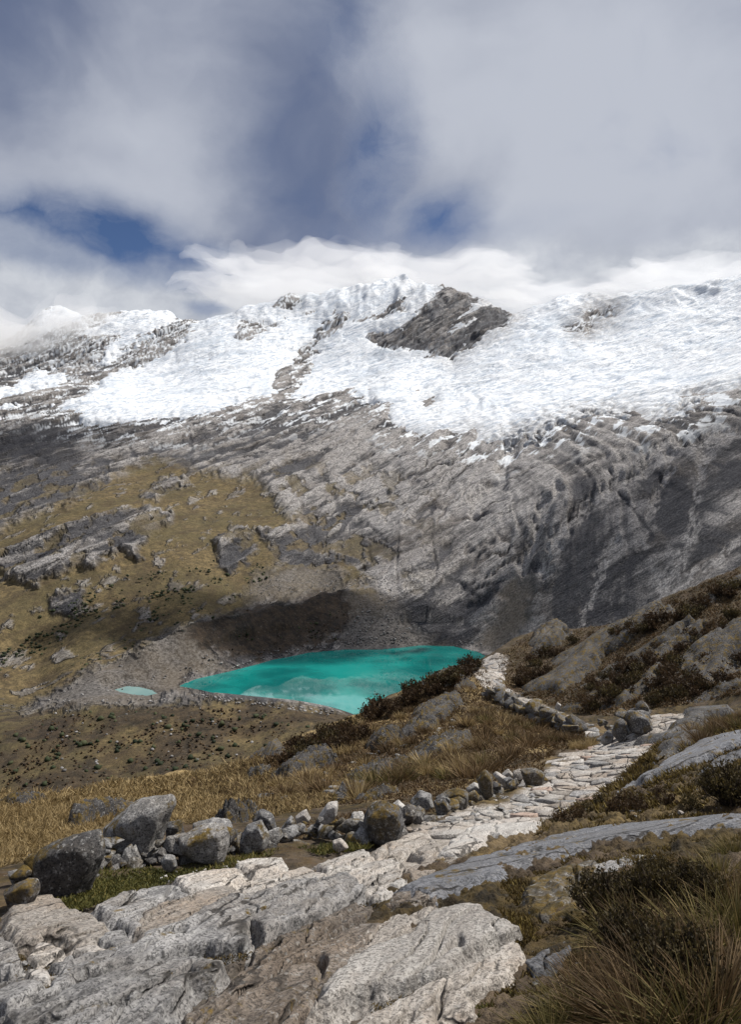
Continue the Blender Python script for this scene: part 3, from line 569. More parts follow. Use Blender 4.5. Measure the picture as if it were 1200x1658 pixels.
# ------------------------------------------------------------------ rock lying in the ground: outline traced, relief built
SH = .44
def slab(poly, h, mat, label, name='flat_rock', cat='rock', rel=.02, edge=.22, tilt=(0, 0), along=(0.33, .94), steps=0.0, parent=None, group=None, rough=1.0, maxn=110, px=1.6):
    h *= SH if name != 'rock_outcrop' else .42; rel *= .55 if name == 'rock_outcrop' else .34; steps *= 1 if name == 'rock_outcrop' else .7; P = hit(*np.array(poly, float).T); c = P[:, :2].mean(0); d = P[:, 1].mean()
    lo, hi = P[:, :2].min(0), P[:, :2].max(0); wid = hi - lo; size = math.sqrt(wid[0] * wid[1]); sd_ = abs(hash(label)) % 997 if False else sum(map(ord, label)) % 997
    mg = .10 * size; cell = d * px / 742
    nx = int(np.clip((wid[0] + 2 * mg) / cell, 14, maxn)); ny = int(np.clip((wid[1] + 2 * mg) / (cell * 1.9), 14, maxn))
    X, Y = np.meshgrid(np.linspace(lo[0] - mg, hi[0] + mg, nx), np.linspace(lo[1] - mg, hi[1] + mg, ny))
    k = 2.6 / size; wx = .05 * size * rough * fbm(X * k, Y * k, 5, .62, seed=sd_); wy = .05 * size * rough * fbm(X * k, Y * k, 5, .62, seed=sd_ + 7)
    s = sdf(X + wx, Y + wy, P[:, :2]); e = edge * min(wid[0], wid[1]) + 1e-6
    q = np.clip(s / e, 0, 1)
    prof = .84 * sstep(s, -.01 * e, .10 * e) + .16 * (1 - (1 - q) ** 2) if name != 'rock_outcrop' else .6 * sstep(s, -.02 * e, .16 * e) + .4 * (1 - (1 - q) ** 2)
    al = np.array(along) / np.hypot(*along); a = X * al[0] + Y * al[1]; b = X * al[1] - Y * al[0]
    kk = 1 / max(.35, size * .55)
    b2 = b + .12 / kk * fbm(X * kk, Y * kk, 3, seed=sd_ + 3)
    st = rel * (1.3 * (ridged(a * kk * .9, b2 * kk * 5, 4, .55, seed=sd_ + 11) - .95) + .9 * fbm(a * kk * 2.5, b2 * kk * 7, 4, .6, seed=sd_ + 17))
    if steps:
        w = b2 * kk * 2.6 + .5 * fbm(X * kk * .8, Y * kk * .8, 2, seed=sd_ + 23); fr = w - np.floor(w); st = st + steps * (fr - .5) * sstep(fr, 1.0, .86)
    if name != 'rock_outcrop':
        for f1, f2 in ((.35, 1.7), (.22, 3.1)): st = st - .050 * sstep(np.abs(perlin(a * kk * f1, b2 * kk * f2, sd_ + 29)), .055, .01)
    tl = ((X - c[0]) * tilt[0] + (Y - c[1]) * tilt[1])
    Z = TN(X, Y) + np.where(s > 0, prof * np.maximum(h + tl, .25 * h) + st * sstep(s, 0, .5 * e), -np.minimum(1.2 * -s, .5 * h + .12))
    fc = gridfaces(ny, nx); fc = fc[(s.ravel()[fc] > -.09 * size).any(1)]; used, inv = np.unique(fc, return_inverse=True)
    V = np.stack([X, Y, Z], -1).reshape(-1, 3)[used]
    o = mesh_obj(name, V, inv.reshape(fc.shape), MR[mat], parent)
    if not parent: tag(o, label, cat, group)
    return o

# foreground bedrock and flagstones ---------------------------------------------------------------
slab([(19,1475),(45,1457),(75,1456),(107,1472),(140,1485),(172,1505),(160,1528),(140,1538),(107,1538),(88,1523),(58,1518),(45,1527),(26,1527),(22,1500)], .07, 'tan', 'big tan flagstone below the mossy ledge at the left edge', rel=.010, edge=.3)
slab([(155,1533),(175,1518),(200,1514),(215,1535),(212,1545),(190,1548),(172,1540)], .07, 'grey', 'rounded grey stone wedged against the long striped bedrock rib', 'stone', rel=.006, edge=.4)
slab([(45,1554),(57,1533),(82,1535),(107,1545),(82,1555),(60,1565)], .05, 'pale', 'pale leaf-shaped stone below the big tan flagstone', 'stone', rel=.006)
slab([(112,1545),(132,1539),(160,1540),(178,1550),(175,1559),(150,1559),(130,1555)], .05, 'pale', 'pale oblong stone just below the big tan flagstone point', 'stone', rel=.006)
slab([(79,1570),(100,1563),(118,1558),(119,1563),(105,1577),(87,1574)], .045, 'grey', 'thin grey wedge stone pointing right in the lower left gap', 'stone', rel=.005)
slab([(41,1578),(75,1577),(80,1583),(79,1594),(50,1595)], .045, 'white', 'small squarish whitish stone near the lower left corner', 'stone', rel=.004, edge=.15, rough=.4)
slab([(-20,1535),(12,1535),(25,1555),(36,1585),(25,1593),(-20,1594)], .14, 'grey', 'triangular grey block cut by the left picture edge', 'stone', rel=.01)
slab([(-20,1610),(32,1594),(67,1595),(75,1603),(15,1633),(-20,1630)], .05, 'grey', 'flat cracked grey slab under the triangular block, lower left', rel=.008)
slab([(-6,1660),(85,1596),(140,1566),(215,1541),(300,1500),(360,1462),(420,1455),(404,1500),(412,1535),(360,1543),(300,1548),(230,1560),(150,1588),(100,1608),(40,1638),(5,1664)], .12, 'grey', 'long striped grey bedrock rib rising diagonally from lower left', rel=.030, edge=.30, maxn=170, steps=.018)
slab([(15,1668),(100,1622),(200,1582),(300,1566),(365,1568),(352,1590),(312,1606),(282,1636),(262,1690),(0,1700)], .12, 'grey', 'broad speckled grey bedrock hump along the bottom left edge', rel=.022, edge=.35, maxn=170)
slab([(150,1473),(205,1447),(280,1437),(306,1452),(244,1464),(229,1480),(214,1510),(185,1490)], .04, 'grey', 'left half of the split grey flat slab below the turf', rel=.008, edge=.12)
slab([(308,1455),(365,1441),(388,1446),(355,1466),(300,1499),(222,1526),(219,1507),(235,1481),(250,1468)], .04, 'tan', 'right half of the split flat slab, browner with a curved crack', rel=.008, edge=.12)
slab([(278,1428),(310,1422),(345,1412),(385,1410),(392,1425),(375,1438),(330,1447),(310,1447)], .06, 'pale', 'pale flagstone lying at the edge of the green turf', rel=.008)
slab([(383,1402),(400,1396),(455,1391),(463,1400),(445,1412),(410,1415)], .06, 'pale', 'pale loaf-shaped flagstone beneath the boulder wall', rel=.008, edge=.35)
slab([(362,1457),(400,1432),(440,1420),(490,1405),(510,1412),(500,1422),(460,1436),(425,1452)], .05, 'pale', 'long pale flagstone sliver leading up to the paved trail', rel=.010, steps=.01)
slab([(408,1470),(420,1458),(460,1438),(500,1434),(532,1431),(547,1424),(560,1428),(597,1452),(560,1475),(500,1500),(470,1520),(430,1528),(405,1510)], .15, 'grey', 'mottled grey domed bedrock with mossy stripes in mid foreground', rel=.040, edge=.35, steps=.03)
slab([(430,1535),(470,1518),(520,1500),(575,1470),(600,1475),(590,1495),(520,1530),(450,1560),(400,1570)], .08, 'brown', 'ragged layered bedrock strip with dark moss below the mottled dome', rel=.035, steps=.035)
slab([(290,1660),(400,1575),(500,1532),(600,1495),(640,1500),(600,1545),(545,1580),(500,1625),(470,1690),(300,1700)], .05, 'brown', 'brown soil-smeared bedrock sheet in the bottom centre', rel=.022, edge=.2, maxn=150, steps=.02)
slab([(600,1555),(652,1527),(707,1490),(740,1476),(767,1471),(795,1480),(820,1500),(842,1515),(825,1525),(807,1525),(775,1542),(740,1570),(700,1590),(650,1602),(615,1617),(560,1640),(500,1655),(515,1615),(555,1580)], .13, 'pale', 'big pale speckled whaleback slab in the bottom centre', rel=.010, edge=.32, maxn=170)
slab([(812,1531),(835,1532),(855,1550),(845,1575),(800,1605),(772,1622),(758,1665),(700,1690),(540,1700),(620,1642),(680,1612),(742,1584),(782,1553)], .09, 'tan', 'tan slab under the overhanging lip of the pale whaleback', rel=.014, edge=.25, maxn=150, steps=.015)
slab([(545,1552),(600,1510),(650,1482),(700,1477),(722,1482),(662,1517),(612,1542),(565,1562)], .06, 'tan', 'layered tan ledge between the whaleback and the brown sheet', rel=.022, steps=.025)
slab([(622,1470),(640,1452),(690,1446),(712,1455),(700,1472),(660,1478)], .07, 'brown', 'dark brown wedge at the toe of the blue-grey slab', rel=.012)  # brown rock stands in for the wedge of shadow at this step
slab([(642,1446),(680,1428),(740,1405),(800,1381),(870,1362),(960,1345),(1060,1335),(1150,1325),(1215,1321),(1215,1342),(1130,1352),(1050,1362),(960,1378),(900,1395),(850,1415),(800,1435),(760,1450),(722,1470),(700,1462)], .13, 'slate', 'long smooth blue-grey slab crossing to the right picture edge', rel=.020, edge=.45, along=(.80, .60), maxn=200)
slab([(717,1372),(740,1360),(770,1340),(812,1335),(837,1326),(862,1329),(879,1340),(860,1350),(825,1360),(805,1361),(785,1372),(762,1380),(747,1391),(722,1386)], .12, 'white', 'bright whitish slab on the trail above the blue-grey slab', rel=.010, edge=.30)
WS = [([(566,1442),(600,1425),(650,1411),(656,1420),(612,1456),(585,1456)], 'pale', 'whitish flagstone with a cracked lower edge, left of the blue-grey slab'),
      ([(603,1455),(655,1426),(662,1440),(622,1458)], 'white', 'narrow whitish flagstone tucked beside the cracked one'),
      ([(664,1411),(700,1391),(734,1388),(738,1400),(692,1420),(666,1426)], 'tan', 'rounded tan flagstone at the upper toe of the blue-grey slab'),
      ([(512,1402),(560,1386),(592,1378),(604,1394),(560,1412),(530,1413)], 'pale', 'pale layered flagstone beneath the mottled wall boulder'),
      ([(540,1420),(600,1402),(640,1391),(655,1402),(606,1420),(562,1432)], 'pale', 'pale flagstone strip in the middle of the near trail'),
      ([(604,1380),(650,1357),(692,1344),(706,1356),(662,1382),(614,1396)], 'tan', 'tan layered step right below the wall corner'),
      ([(668,1384),(700,1364),(716,1372),(712,1384),(690,1392)], 'tan', 'small tan step left of the bright whitish slab'),
      ([(470,1422),(512,1414),(532,1420),(505,1430),(480,1432)], 'pale', 'small pale flagstone above the mottled dome'),
      ([(785,1335),(800,1327),(812,1330),(808,1337),(792,1340)], 'white', 'little white stone lying just above the bright slab')]
for p_, m_, l_ in WS: slab(p_, .06, m_, l_, 'flagstone', 'stone', rel=.010, steps=.012)
slab([(1007,1285),(1040,1263),(1083,1237),(1133,1207),(1168,1197),(1215,1189),(1215,1206),(1168,1223),(1133,1239),(1093,1253),(1067,1266),(1040,1271),(1019,1283)], .30, 'slate', 'smooth blue-grey whaleback right of the paved trail', rel=.03, edge=.5, along=(.75, .66))
slab([(1093,1281),(1120,1273),(1153,1267),(1155,1277),(1120,1285)], .05, 'slate', 'small grey patch of bedrock ringed by yellow moss', rel=.01)
slab([(1128,1256),(1160,1236),(1205,1214),(1205,1231),(1160,1250)], .10, 'slate', 'grey bedrock strip just above the right edge bush', rel=.02)
slab([(1037,1229),(1064,1205),(1090,1184),(1128,1160),(1142,1150),(1205,1146),(1205,1156),(1150,1166),(1112,1190),(1075,1223),(1050,1240)], .45, 'dark', 'dark rock bank along the right side of the paved trail', rel=.05)
slab([(838,1475),(856,1432),(905,1410),(970,1403),(980,1440),(932,1492),(888,1502)], .10, 'mossy', 'mossy lichen-spotted hump at the left of the dark bush', rel=.03, edge=.4)
slab([(852,1562),(880,1545),(915,1528),(928,1545),(905,1572),(868,1582)], .06, 'slate', 'low lichen-crusted rock in the soil near the tussocks', rel=.015)
slab([(1000,1345),(1040,1335),(1100,1333),(1090,1343),(1040,1350)], .04, 'mossy', 'mossy rim stone on the upper edge of the blue-grey slab', rel=.01)
slab([(930,1420),(990,1398),(1060,1385),(1070,1392),(1000,1410),(945,1432)], .06, 'grey', 'grey lichen-topped ledge above the dark bush', rel=.02)

# bedrock on the slopes -----------------------------------------------------------------------------
OUT = [([(655,1180),(680,1150),(718,1125),(740,1130),(740,1147),(715,1165),(695,1185),(661,1200)], 1.1, 'large dark outcrop on the left slope below the lake'),
 ([(592,1212),(607,1192),(634,1173),(648,1197),(628,1212),(604,1218)], .8, 'grey outcrop left of the large dark outcrop'),
 ([(442,1260),(475,1233),(520,1209),(541,1212),(538,1236),(500,1254),(460,1269)], 1.0, 'long rounded dark whaleback on the lower left slope'),
 ([(406,1221),(433,1209),(469,1206),(466,1218),(433,1227)], .6, 'flat grey outcrop at the brow of the left slope'),
 ([(544,1266),(568,1254),(610,1245),(640,1236),(640,1248),(616,1263),(580,1266)], .5, 'grey ledge in brown grass, middle of the left slope'),
 ([(667,1221),(700,1209),(739,1197),(768,1189),(760,1202),(724,1218),(685,1227)], .55, 'long thin ledge across the left slope above the tussocks'),
 ([(535,1302),(568,1275),(592,1269),(592,1281),(556,1299)], .35, 'narrow dark fin of rock behind the boulder wall'),
 ([(568,1297),(610,1285),(642,1283),(616,1294)], .2, 'low flat grey slab just behind the wall'),
 ([(679,1116),(700,1098),(730,1083),(762,1079),(757,1092),(724,1110),(688,1122)], 1.0, 'dark outcrop on the skyline beside the lower trail'),
 ([(108,1342),(120,1325),(160,1305),(222,1297),(200,1316),(150,1337)], .6, 'brown whaleback rock in straw grass behind the big boulder'),
 ([(0,1301),(40,1292),(82,1290),(60,1300),(10,1307)], .4, 'low dark ledge at the brow near the left edge'),
 ([(350,1331),(380,1319),(424,1307),(415,1319),(370,1336)], .35, 'thin slanting fin of rock above the pale wall block'),
 ([(615,1245),(650,1230),(690,1228),(675,1242),(640,1250)], .4, 'small ledge beneath the long thin ledge'),
 ([(395,1255),(425,1240),(440,1243),(425,1258),(400,1264)], .5, 'small grey knob left of the rounded whaleback'),
 ([(853,1052),(870,1027),(899,1018),(915,1022),(924,1031),(904,1044),(880,1055),(858,1062)], 2.0, 'rounded grey boulder knoll at the top of the lower trail'),
 ([(835,1112),(880,1086),(920,1065),(973,1038),(1008,1025),(1040,1011),(1079,999),(1072,1010),(1040,1026),(1005,1042),(971,1076),(947,1098),(912,1122),(880,1128),(850,1128)], 2.2, 'long grey bedrock rib sloping down to the lower trail'),
 ([(909,1137),(947,1105),(1008,1070),(1051,1041),(1093,1017),(1133,998),(1138,1011),(1088,1036),(1051,1060),(1008,1092),(968,1119),(928,1145)], 1.4, 'second bedrock rib, right of the long grey rib'),
 ([(971,1150),(1008,1123),(1051,1097),(1067,1083),(1085,1091),(1040,1121),(1000,1148)], 1.0, 'short lower rib ending at the trail bend'),
 ([(1093,1003),(1128,982),(1173,953),(1210,929),(1210,945),(1168,969),(1128,991),(1101,1011)], 1.2, 'skyline bedrock rib at the right picture edge'),
 ([(1120,1070),(1160,1043),(1210,1003),(1210,1068),(1160,1108),(1120,1122),(1101,1097)], 1.3, 'broad dark bedrock face low on the right hillside'),
 ([(968,1027),(1000,1006),(1019,996),(1026,1001),(992,1026)], .9, 'short skyline rib between knoll and right ridge'),
 ([(1040,1062),(1085,1036),(1130,1012),(1150,1015),(1110,1042),(1060,1070)], .7, 'thin rib in brown heath on the right hillside'),
 ([(1085,1085),(1125,1058),(1165,1032),(1175,1038),(1130,1072),(1095,1095)], .6, 'narrow rib above the broad dark face'),
 ([(1090,1142),(1130,1122),(1200,1100),(1210,1112),(1150,1135),(1105,1150)], .5, 'low dark ledge above the trail bend at right')]
for i, (p_, h_, l_) in enumerate(OUT):
    slab(p_, h_, 'hill', l_, 'rock_outcrop', 'outcrop', rel=.30 * h_ ** .5, steps=.10 * h_, edge=.45, tilt=(.16, -.05), along=(.75, .66), rough=1.5, maxn=80, px=1.4)

# ------------------------------------------------------------------ free-standing stones
def hull_mesh(name, pts, size, mat, seed, detail=2, rough=.035, bev=.07):
    bm = bmesh.new()
    for p in pts: bm.verts.new(p)
    r = bmesh.ops.convex_hull(bm, input=bm.verts[:])
    bmesh.ops.delete(bm, geom=list({v for v in bm.verts if not v.link_faces}), context='VERTS')
    bmesh.ops.dissolve_limit(bm, angle_limit=R(9), verts=bm.verts[:], edges=bm.edges[:])
    if bev: bmesh.ops.bevel(bm, geom=bm.edges[:], offset=bev * size, segments=1, affect='EDGES', clamp_overlap=True)
    bmesh.ops.triangulate(bm, faces=bm.faces[:])
    for _ in range(detail):
        bmesh.ops.subdivide_edges(bm, edges=[e for e in bm.edges if e.calc_length() > .13 * size], cuts=1, use_grid_fill=True)
        bmesh.ops.triangulate(bm, faces=[f for f in bm.faces if len(f.verts) > 3])
    if detail: bmesh.ops.smooth_vert(bm, verts=bm.verts[:], factor=.12, use_axis_x=True, use_axis_y=True, use_axis_z=True)
    bm.normal_update()
    V = np.array([v.co for v in bm.verts]); N = np.array([v.normal for v in bm.verts]); k = 3.2 / size
    n = fbm(V[:, 0] * k + V[:, 2] * k * .7, V[:, 1] * k - V[:, 2] * k * .5, 4, .6, seed=seed % 300) + .6 * (ridged(V[:, 0] * k * .7 + V[:, 1] * k, V[:, 2] * k * 2.2, 3, .5, seed=seed % 200) - .9)
    V = V + N * (n * rough * size)[:, None]
    Fc = np.array([[l.vert.index for l in f.loops] for f in bm.faces]); bm.free()
    return mesh_obj(name, V, Fc, mat, link=False)
def boulder(poly, mat, label, name='boulder', cat='boulder', thick=.8, parent=None, sink=.12, seed=0, push=0.0):
    poly = np.array(poly, float); base = poly[poly[:, 1] > poly[:, 1].max() - 6].mean(0)
    B = hit(base[0], base[1])[0]; d = B[1] + push
    O = np.array([P3(a, b_, d) for a, b_ in poly]); c = O.mean(0); size = math.sqrt(np.ptp(O[:, 0]) * np.ptp(O[:, 2])) + 1e-3
    t = thick * size; r = random.Random(seed); pts = []
    for p in O:
        e = p - c
        pts.append(p + np.array([0, t * .5, 0])); pts.append(c + e * r.uniform(.62, .80) + np.array([0, t * r.uniform(.02, .12), 0]))
        pts.append(c + e * r.uniform(.55, .8) + np.array([0, t * r.uniform(.85, 1.05), 0]))
    low = O[:, 2].min()
    pts = [p - np.array([0, 0, sink * size]) if p[2] < low + .3 * size else p for p in pts]
    big = size > .25
    me = hull_mesh(name, [tuple(p - B) for p in pts], size, MB[mat], seed, 3 if big else 2, .022, .03)
    o = link_obj(name, me, parent); o.location = B
    if not parent: tag(o, label, cat)
    return o
BL = [([(150,1362),(165,1345),(200,1318),(235,1308),(268,1305),(273,1318),(264,1345),(252,1368),(235,1388),(200,1402),(170,1392),(155,1380)], 'grey', 'largest lichen-grey boulder standing at the left of the wall'),
 ([(35,1408),(50,1390),(100,1370),(150,1366),(158,1400),(132,1430),(80,1452),(58,1444),(40,1425)], 'dark', 'long dark mossy ledge boulder left of the largest boulder'),
 ([(305,1342),(340,1333),(370,1340),(374,1350),(355,1362),(310,1366)], 'grey', 'grey rock half hidden behind the pale block'),
 ([(280,1366),(320,1352),(361,1347),(367,1378),(357,1402),(310,1394),(285,1383)], 'grey', 'squarish pale grey block in the boulder wall'),
 ([(372,1378),(395,1346),(420,1337),(434,1362),(430,1376),(395,1384)], 'grey', 'pointed grey boulder with a cap stone, right of the block'),
 ([(262,1337),(290,1334),(297,1365),(285,1374),(265,1366)], 'dark', 'dark upright stone touching the largest boulder'),
 ([(255,1397),(265,1388),(280,1390),(285,1405),(275,1413),(262,1406)], 'grey', 'small grey stone fallen on the turf before the wall'),
 ([(3,1417),(45,1415),(53,1430),(40,1436),(10,1430)], 'grey', 'flat grey cap stone at the left picture edge'),
 ([(-6,1452),(28,1436),(52,1433),(56,1452),(40,1463),(8,1474)], 'dark', 'brownish stone under the flat cap stone'),
 ([(405,1330),(420,1316),(440,1325),(447,1346),(425,1357),(408,1348)], 'dark', 'dark horn-shaped stone behind the pointed boulder'),
 ([(450,1346),(470,1324),(477,1334),(466,1352),(455,1353)], 'grey', 'slanting bluish stone on the wall top'),
 ([(476,1326),(495,1314),(503,1330),(490,1342),(480,1340)], 'white', 'white angular stone on the wall top, left of the bright leaf-shaped one'),
 ([(514,1328),(530,1305),(547,1302),(546,1325),(530,1342),(519,1340)], 'white', 'bright white leaf-shaped stone standing on the wall'),
 ([(559,1352),(570,1322),(588,1319),(591,1330),(575,1352)], 'white', 'white slanted stone, second of the bright wall stones'),
 ([(586,1345),(595,1318),(620,1305),(648,1318),(658,1345),(645,1366),(605,1370)], 'dark', 'big mottled dark boulder ending the near wall'),
 ([(630,1311),(645,1299),(657,1309),(659,1323),(645,1326)], 'white', 'white angular stone perched right of the mottled boulder'),
 ([(538,1366),(552,1361),(565,1374),(548,1381),(538,1376)], 'pale', 'pale stone at the wall foot under the leaf-shaped one'),
 ([(657,1330),(668,1318),(684,1319),(688,1330),(672,1337)], 'grey', 'rounded grey stone at the foot of the far wall'),
 ([(664,1304),(680,1285),(700,1291),(706,1310),(690,1320),(672,1315)], 'grey', 'greenish grey stone beside the pinkish one on the wall'),
 ([(684,1296),(694,1291),(703,1304),(699,1311),(690,1307)], 'pink', 'small pinkish stone set in the middle of the wall'),
 ([(703,1302),(720,1295),(733,1314),(720,1323),(708,1317)], 'dark', 'dark stone right of the pinkish one'),
 ([(713,1292),(740,1281),(762,1289),(760,1308),(730,1310)], 'mossy', 'mossy lump of rock in the middle of the far wall'),
 ([(756,1281),(770,1270),(785,1277),(783,1293),(767,1296)], 'white', 'rounded white stone on the far wall'),
 ([(774,1264),(788,1249),(801,1262),(802,1290),(786,1297),(777,1280)], 'mossy', 'tall mossy stone behind the rounded white one'),
 ([(799,1258),(806,1253),(833,1270),(829,1279),(818,1277)], 'white', 'long pale stone lying aslant on the far wall'),
 ([(814,1256),(825,1247),(833,1256),(826,1267),(815,1264)], 'pale', 'pale knob above the long slanted stone'),
 ([(832,1253),(845,1247),(851,1260),(843,1270),(833,1264)], 'tan', 'tan stone near the far end of the wall'),
 ([(831,1268),(838,1261),(842,1270),(838,1279),(831,1277)], 'tan', 'little tan upright stone under the far wall end'),
 ([(845,1251),(870,1248),(887,1257),(882,1271),(855,1274),(848,1263)], 'mossy', 'last mossy block at the far end of the wall'),
 ([(994,1190),(1003,1171),(1015,1167),(1022,1192),(1008,1202)], 'dark', 'dark upright stone left of the trail bend'),
 ([(1018,1166),(1030,1154),(1058,1163),(1066,1180),(1042,1190),(1026,1184)], 'dark', 'pile-topping dark rock at the trail bend'),
 ([(974,1200),(985,1187),(997,1192),(996,1203),(980,1206)], 'grey', 'grey stone on the bank edge before the trail bend'),
 ([(900,1148),(904,1138),(911,1142),(909,1151),(903,1152)], 'white', 'small white stone beside the lower trail')]
for i, (p_, m_, l_) in enumerate(BL):
    boulder(p_, m_, l_, *(('boulder', 'boulder') if i < 5 or i == 14 else ('stone', 'stone')), seed=i + 1, sink=.34 if i in (0, 1, 8) else .16)

def lump(seed, n=13, flat=.75, name='stone', mat='grey', detail=1):
    r = random.Random(seed); pts = []
    for _ in range(n):
        v = Vector((r.gauss(0, 1), r.gauss(0, 1), r.gauss(0, 1))).normalized(); s = r.uniform(.8, 1.1); pts.append((v.x * .5 * s * r.uniform(.8, 1.2), v.y * .5 * s, v.z * .5 * flat * s))
    return hull_mesh(name, pts, 1.0, MB[mat], seed, detail, .02, .035)
# low retaining wall of piled stones along the trail
WALL_UP = [(20,1440),(60,1450),(150,1412),(250,1404),(300,1400),(380,1388),(440,1370),(500,1360),(560,1366),(620,1368),(660,1343),(720,1322),(780,1298),(830,1282),(888,1266)]
def wall(pl, n, label, mats, smin, smax, up, seed, tall):
    r = random.Random(seed); root = None; meshes = [lump(seed * 31 + k, flat=r.uniform(.6, .9), mat=mats[k % len(mats)]) for k in range(9)]
    L = [math.dist(a, b_) for a, b_ in zip(pl[:-1], pl[1:])]; T = sum(L); out = []
    for i in range(n):
        s = (i + r.random()) / n * T; k = 0
        while s > L[k] and k < len(L) - 1: s -= L[k]; k += 1
        f = s / L[k]; out.append((pl[k][0] + f * (pl[k + 1][0] - pl[k][0]) + r.uniform(-6, 6), pl[k][1] + f * (pl[k + 1][1] - pl[k][1]), r.random()))
    H0 = hit([q[0] for q in out], [q[1] for q in out])
    root = empty('dry_stone_wall', tuple(H0[n // 2])); tag(root, label, 'wall')
    for (a, b_, f), h in zip(out, H0):
        o = bpy.data.objects.new('stone', r.choice(meshes)); COL.objects.link(o); o.parent = root
        s = r.uniform(smin, smax); lift = f * tall
        o.location = Vector((h[0] - .1 * lift, h[1] + lift * .8 + .08, h[2] + lift * .9 - .05)) - root.location
        o.scale = (s * r.uniform(.9, 1.5), s, s * r.uniform(.7, 1.1)); o.rotation_euler = (r.uniform(-.4, .4), r.uniform(-.4, .4), r.uniform(0, 6.28))
wall(WALL_UP, 150, 'low tumbled dry-stone wall along the left side of the trail', ['dark', 'mossy', 'grey', 'dark', 'grey', 'mossy'], .07, .24, 0, 5, .16)
wall([(945,1193),(915,1184),(880,1168),(850,1157),(815,1142),(795,1128)], 46, 'dark stone retaining edge under the lower trail', ['dark', 'dark', 'mossy'], .5, 1.0, 0, 6, .5)
wall([(975,1202),(1000,1194),(1020,1188),(1045,1178),(1062,1166)], 26, 'rough pile of dark stones left of the trail bend', ['dark', 'grey', 'dark'], .22, .5, 0, 7, .5)

# ------------------------------------------------------------------ paving of the trail
def clip(poly, nx, ny, c):
    out = []
    for (x0, y0), (x1, y1) in zip(poly, poly[1:] + poly[:1]):
        a = x0 * nx + y0 * ny - c; b_ = x1 * nx + y1 * ny - c
        if a <= 0: out.append((x0, y0))
        if (a < 0) != (b_ < 0) and a != b_: t = a / (a - b_); out.append((x0 + t * (x1 - x0), y0 + t * (y1 - y0)))
    return out
def paving(region, dlo, dhi, count, seed, gap, mats, wts, hs, stretch):
    r = random.Random(seed); P = np.array(region); x0, y0 = P.min(0); x1, y1 = P.max(0)
    c = np.column_stack([np.array([r.uniform(x0, x1) for _ in range(9000)]), np.array([r.uniform(y0, y1) for _ in range(9000)])])
    c = c[sdf(c[:, 0], c[:, 1], region) > 1.0]; h = hit(c[:, 0], c[:, 1]); h = h[(h[:, 1] > dlo) & (h[:, 1] < dhi)]
    area_w = h[:, 1] ** 3; area_w /= area_w.sum(); rr = np.random.default_rng(seed)
    cand = h[rr.choice(len(h), min(len(h), 2500), replace=False, p=area_w)]; cand = np.column_stack([cand, rr.uniform(.55, 1.5, len(cand))])
    lo, hi = .05, 3.0; best = None
    for _ in range(14):                                   # spacing that yields the wanted number of stones
        s = (lo + hi) / 2; keep = []
        for q in cand:
            rad = s * (q[1] / (dlo + dhi) * 2) ** .35 * q[3]
            if all((q[0] - k[0]) ** 2 + ((q[1] - k[1]) / stretch) ** 2 > rad * rad for k in keep):
                keep.append(q)
                if len(keep) > count: break
        if len(keep) > count: lo = s
        else: hi = s; best = (keep, s)
    keep, s = best; K = np.array(keep)
    for i, q in enumerate(K):
        rad = 1.25 * s * (q[1] / (dlo + dhi) * 2) ** .35 * q[3]; d2 = (K[:, 0] - q[0]) ** 2 + (K[:, 1] - q[1]) ** 2; nb = np.argsort(d2)[1:16]
        poly = [(q[0] + .95 * rad * math.cos(t), q[1] + .95 * rad * stretch * math.sin(t)) for t in np.linspace(0, 2 * math.pi, 9)[:-1]]
        for j in nb:
            nx, ny = K[j, 0] - q[0], K[j, 1] - q[1]; L = math.hypot(nx, ny); nx /= L; ny /= L
            poly = clip(poly, nx, ny, (q[0] + K[j, 0]) / 2 * nx + (q[1] + K[j, 1]) / 2 * ny - gap * r.uniform(.3, 1.3))
            if len(poly) < 3: break
        if len(poly) < 3: continue
        pp = []
        for (ax, ay), (bx, by) in zip(poly, poly[1:] + poly[:1]):
            L = math.hypot(bx - ax, by - ay)
            if L < .03: continue
            pp += [(ax, ay), ((ax + bx) / 2 + r.uniform(-.08, .08) * L, (ay + by) / 2 + r.uniform(-.08, .08) * L)]
        if len(pp) < 5: continue
        A = np.array(pp); ctr = A.mean(0); n = len(A); gz = G(A[:, 0], A[:, 1]); zc = float(G(ctr[0], ctr[1])); h0 = hs * r.uniform(.5, 1.5)
        tx, ty = r.uniform(-.05, .05), r.uniform(-.05, .05); top = lambda B, k: zc + k + (B[:, 0] - ctr[0]) * tx + (B[:, 1] - ctr[1]) * ty + (G(B[:, 0], B[:, 1]) - zc) * .9
        B1 = ctr + (A - ctr) * .985; B2 = ctr + (A - ctr) * (.90 + .06 * np.array([r.random() for _ in range(n)]))[:, None]
        V = np.vstack([np.column_stack([A, gz - .12]), np.column_stack([B1, top(B1, h0 * .88 - .05)]), np.column_stack([B2, top(B2, h0 - .05)]), [[ctr[0], ctr[1], zc + h0 * 1.0 - .05]]]) - [ctr[0], ctr[1], zc]
        Fc = []
        for k in range(n):
            l = (k + 1) % n
            for o_ in (0, n): Fc += [(o_ + k, o_ + l, o_ + n + l), (o_ + k, o_ + n + l, o_ + n + k)]
            Fc.append((2 * n + k, 2 * n + l, 3 * n))
        m = MR[r.choices(mats, wts)[0]]
        o = mesh_obj('paving_stone', V, np.array(Fc), m, footpath, smooth=False); o.location = (ctr[0], ctr[1], zc)
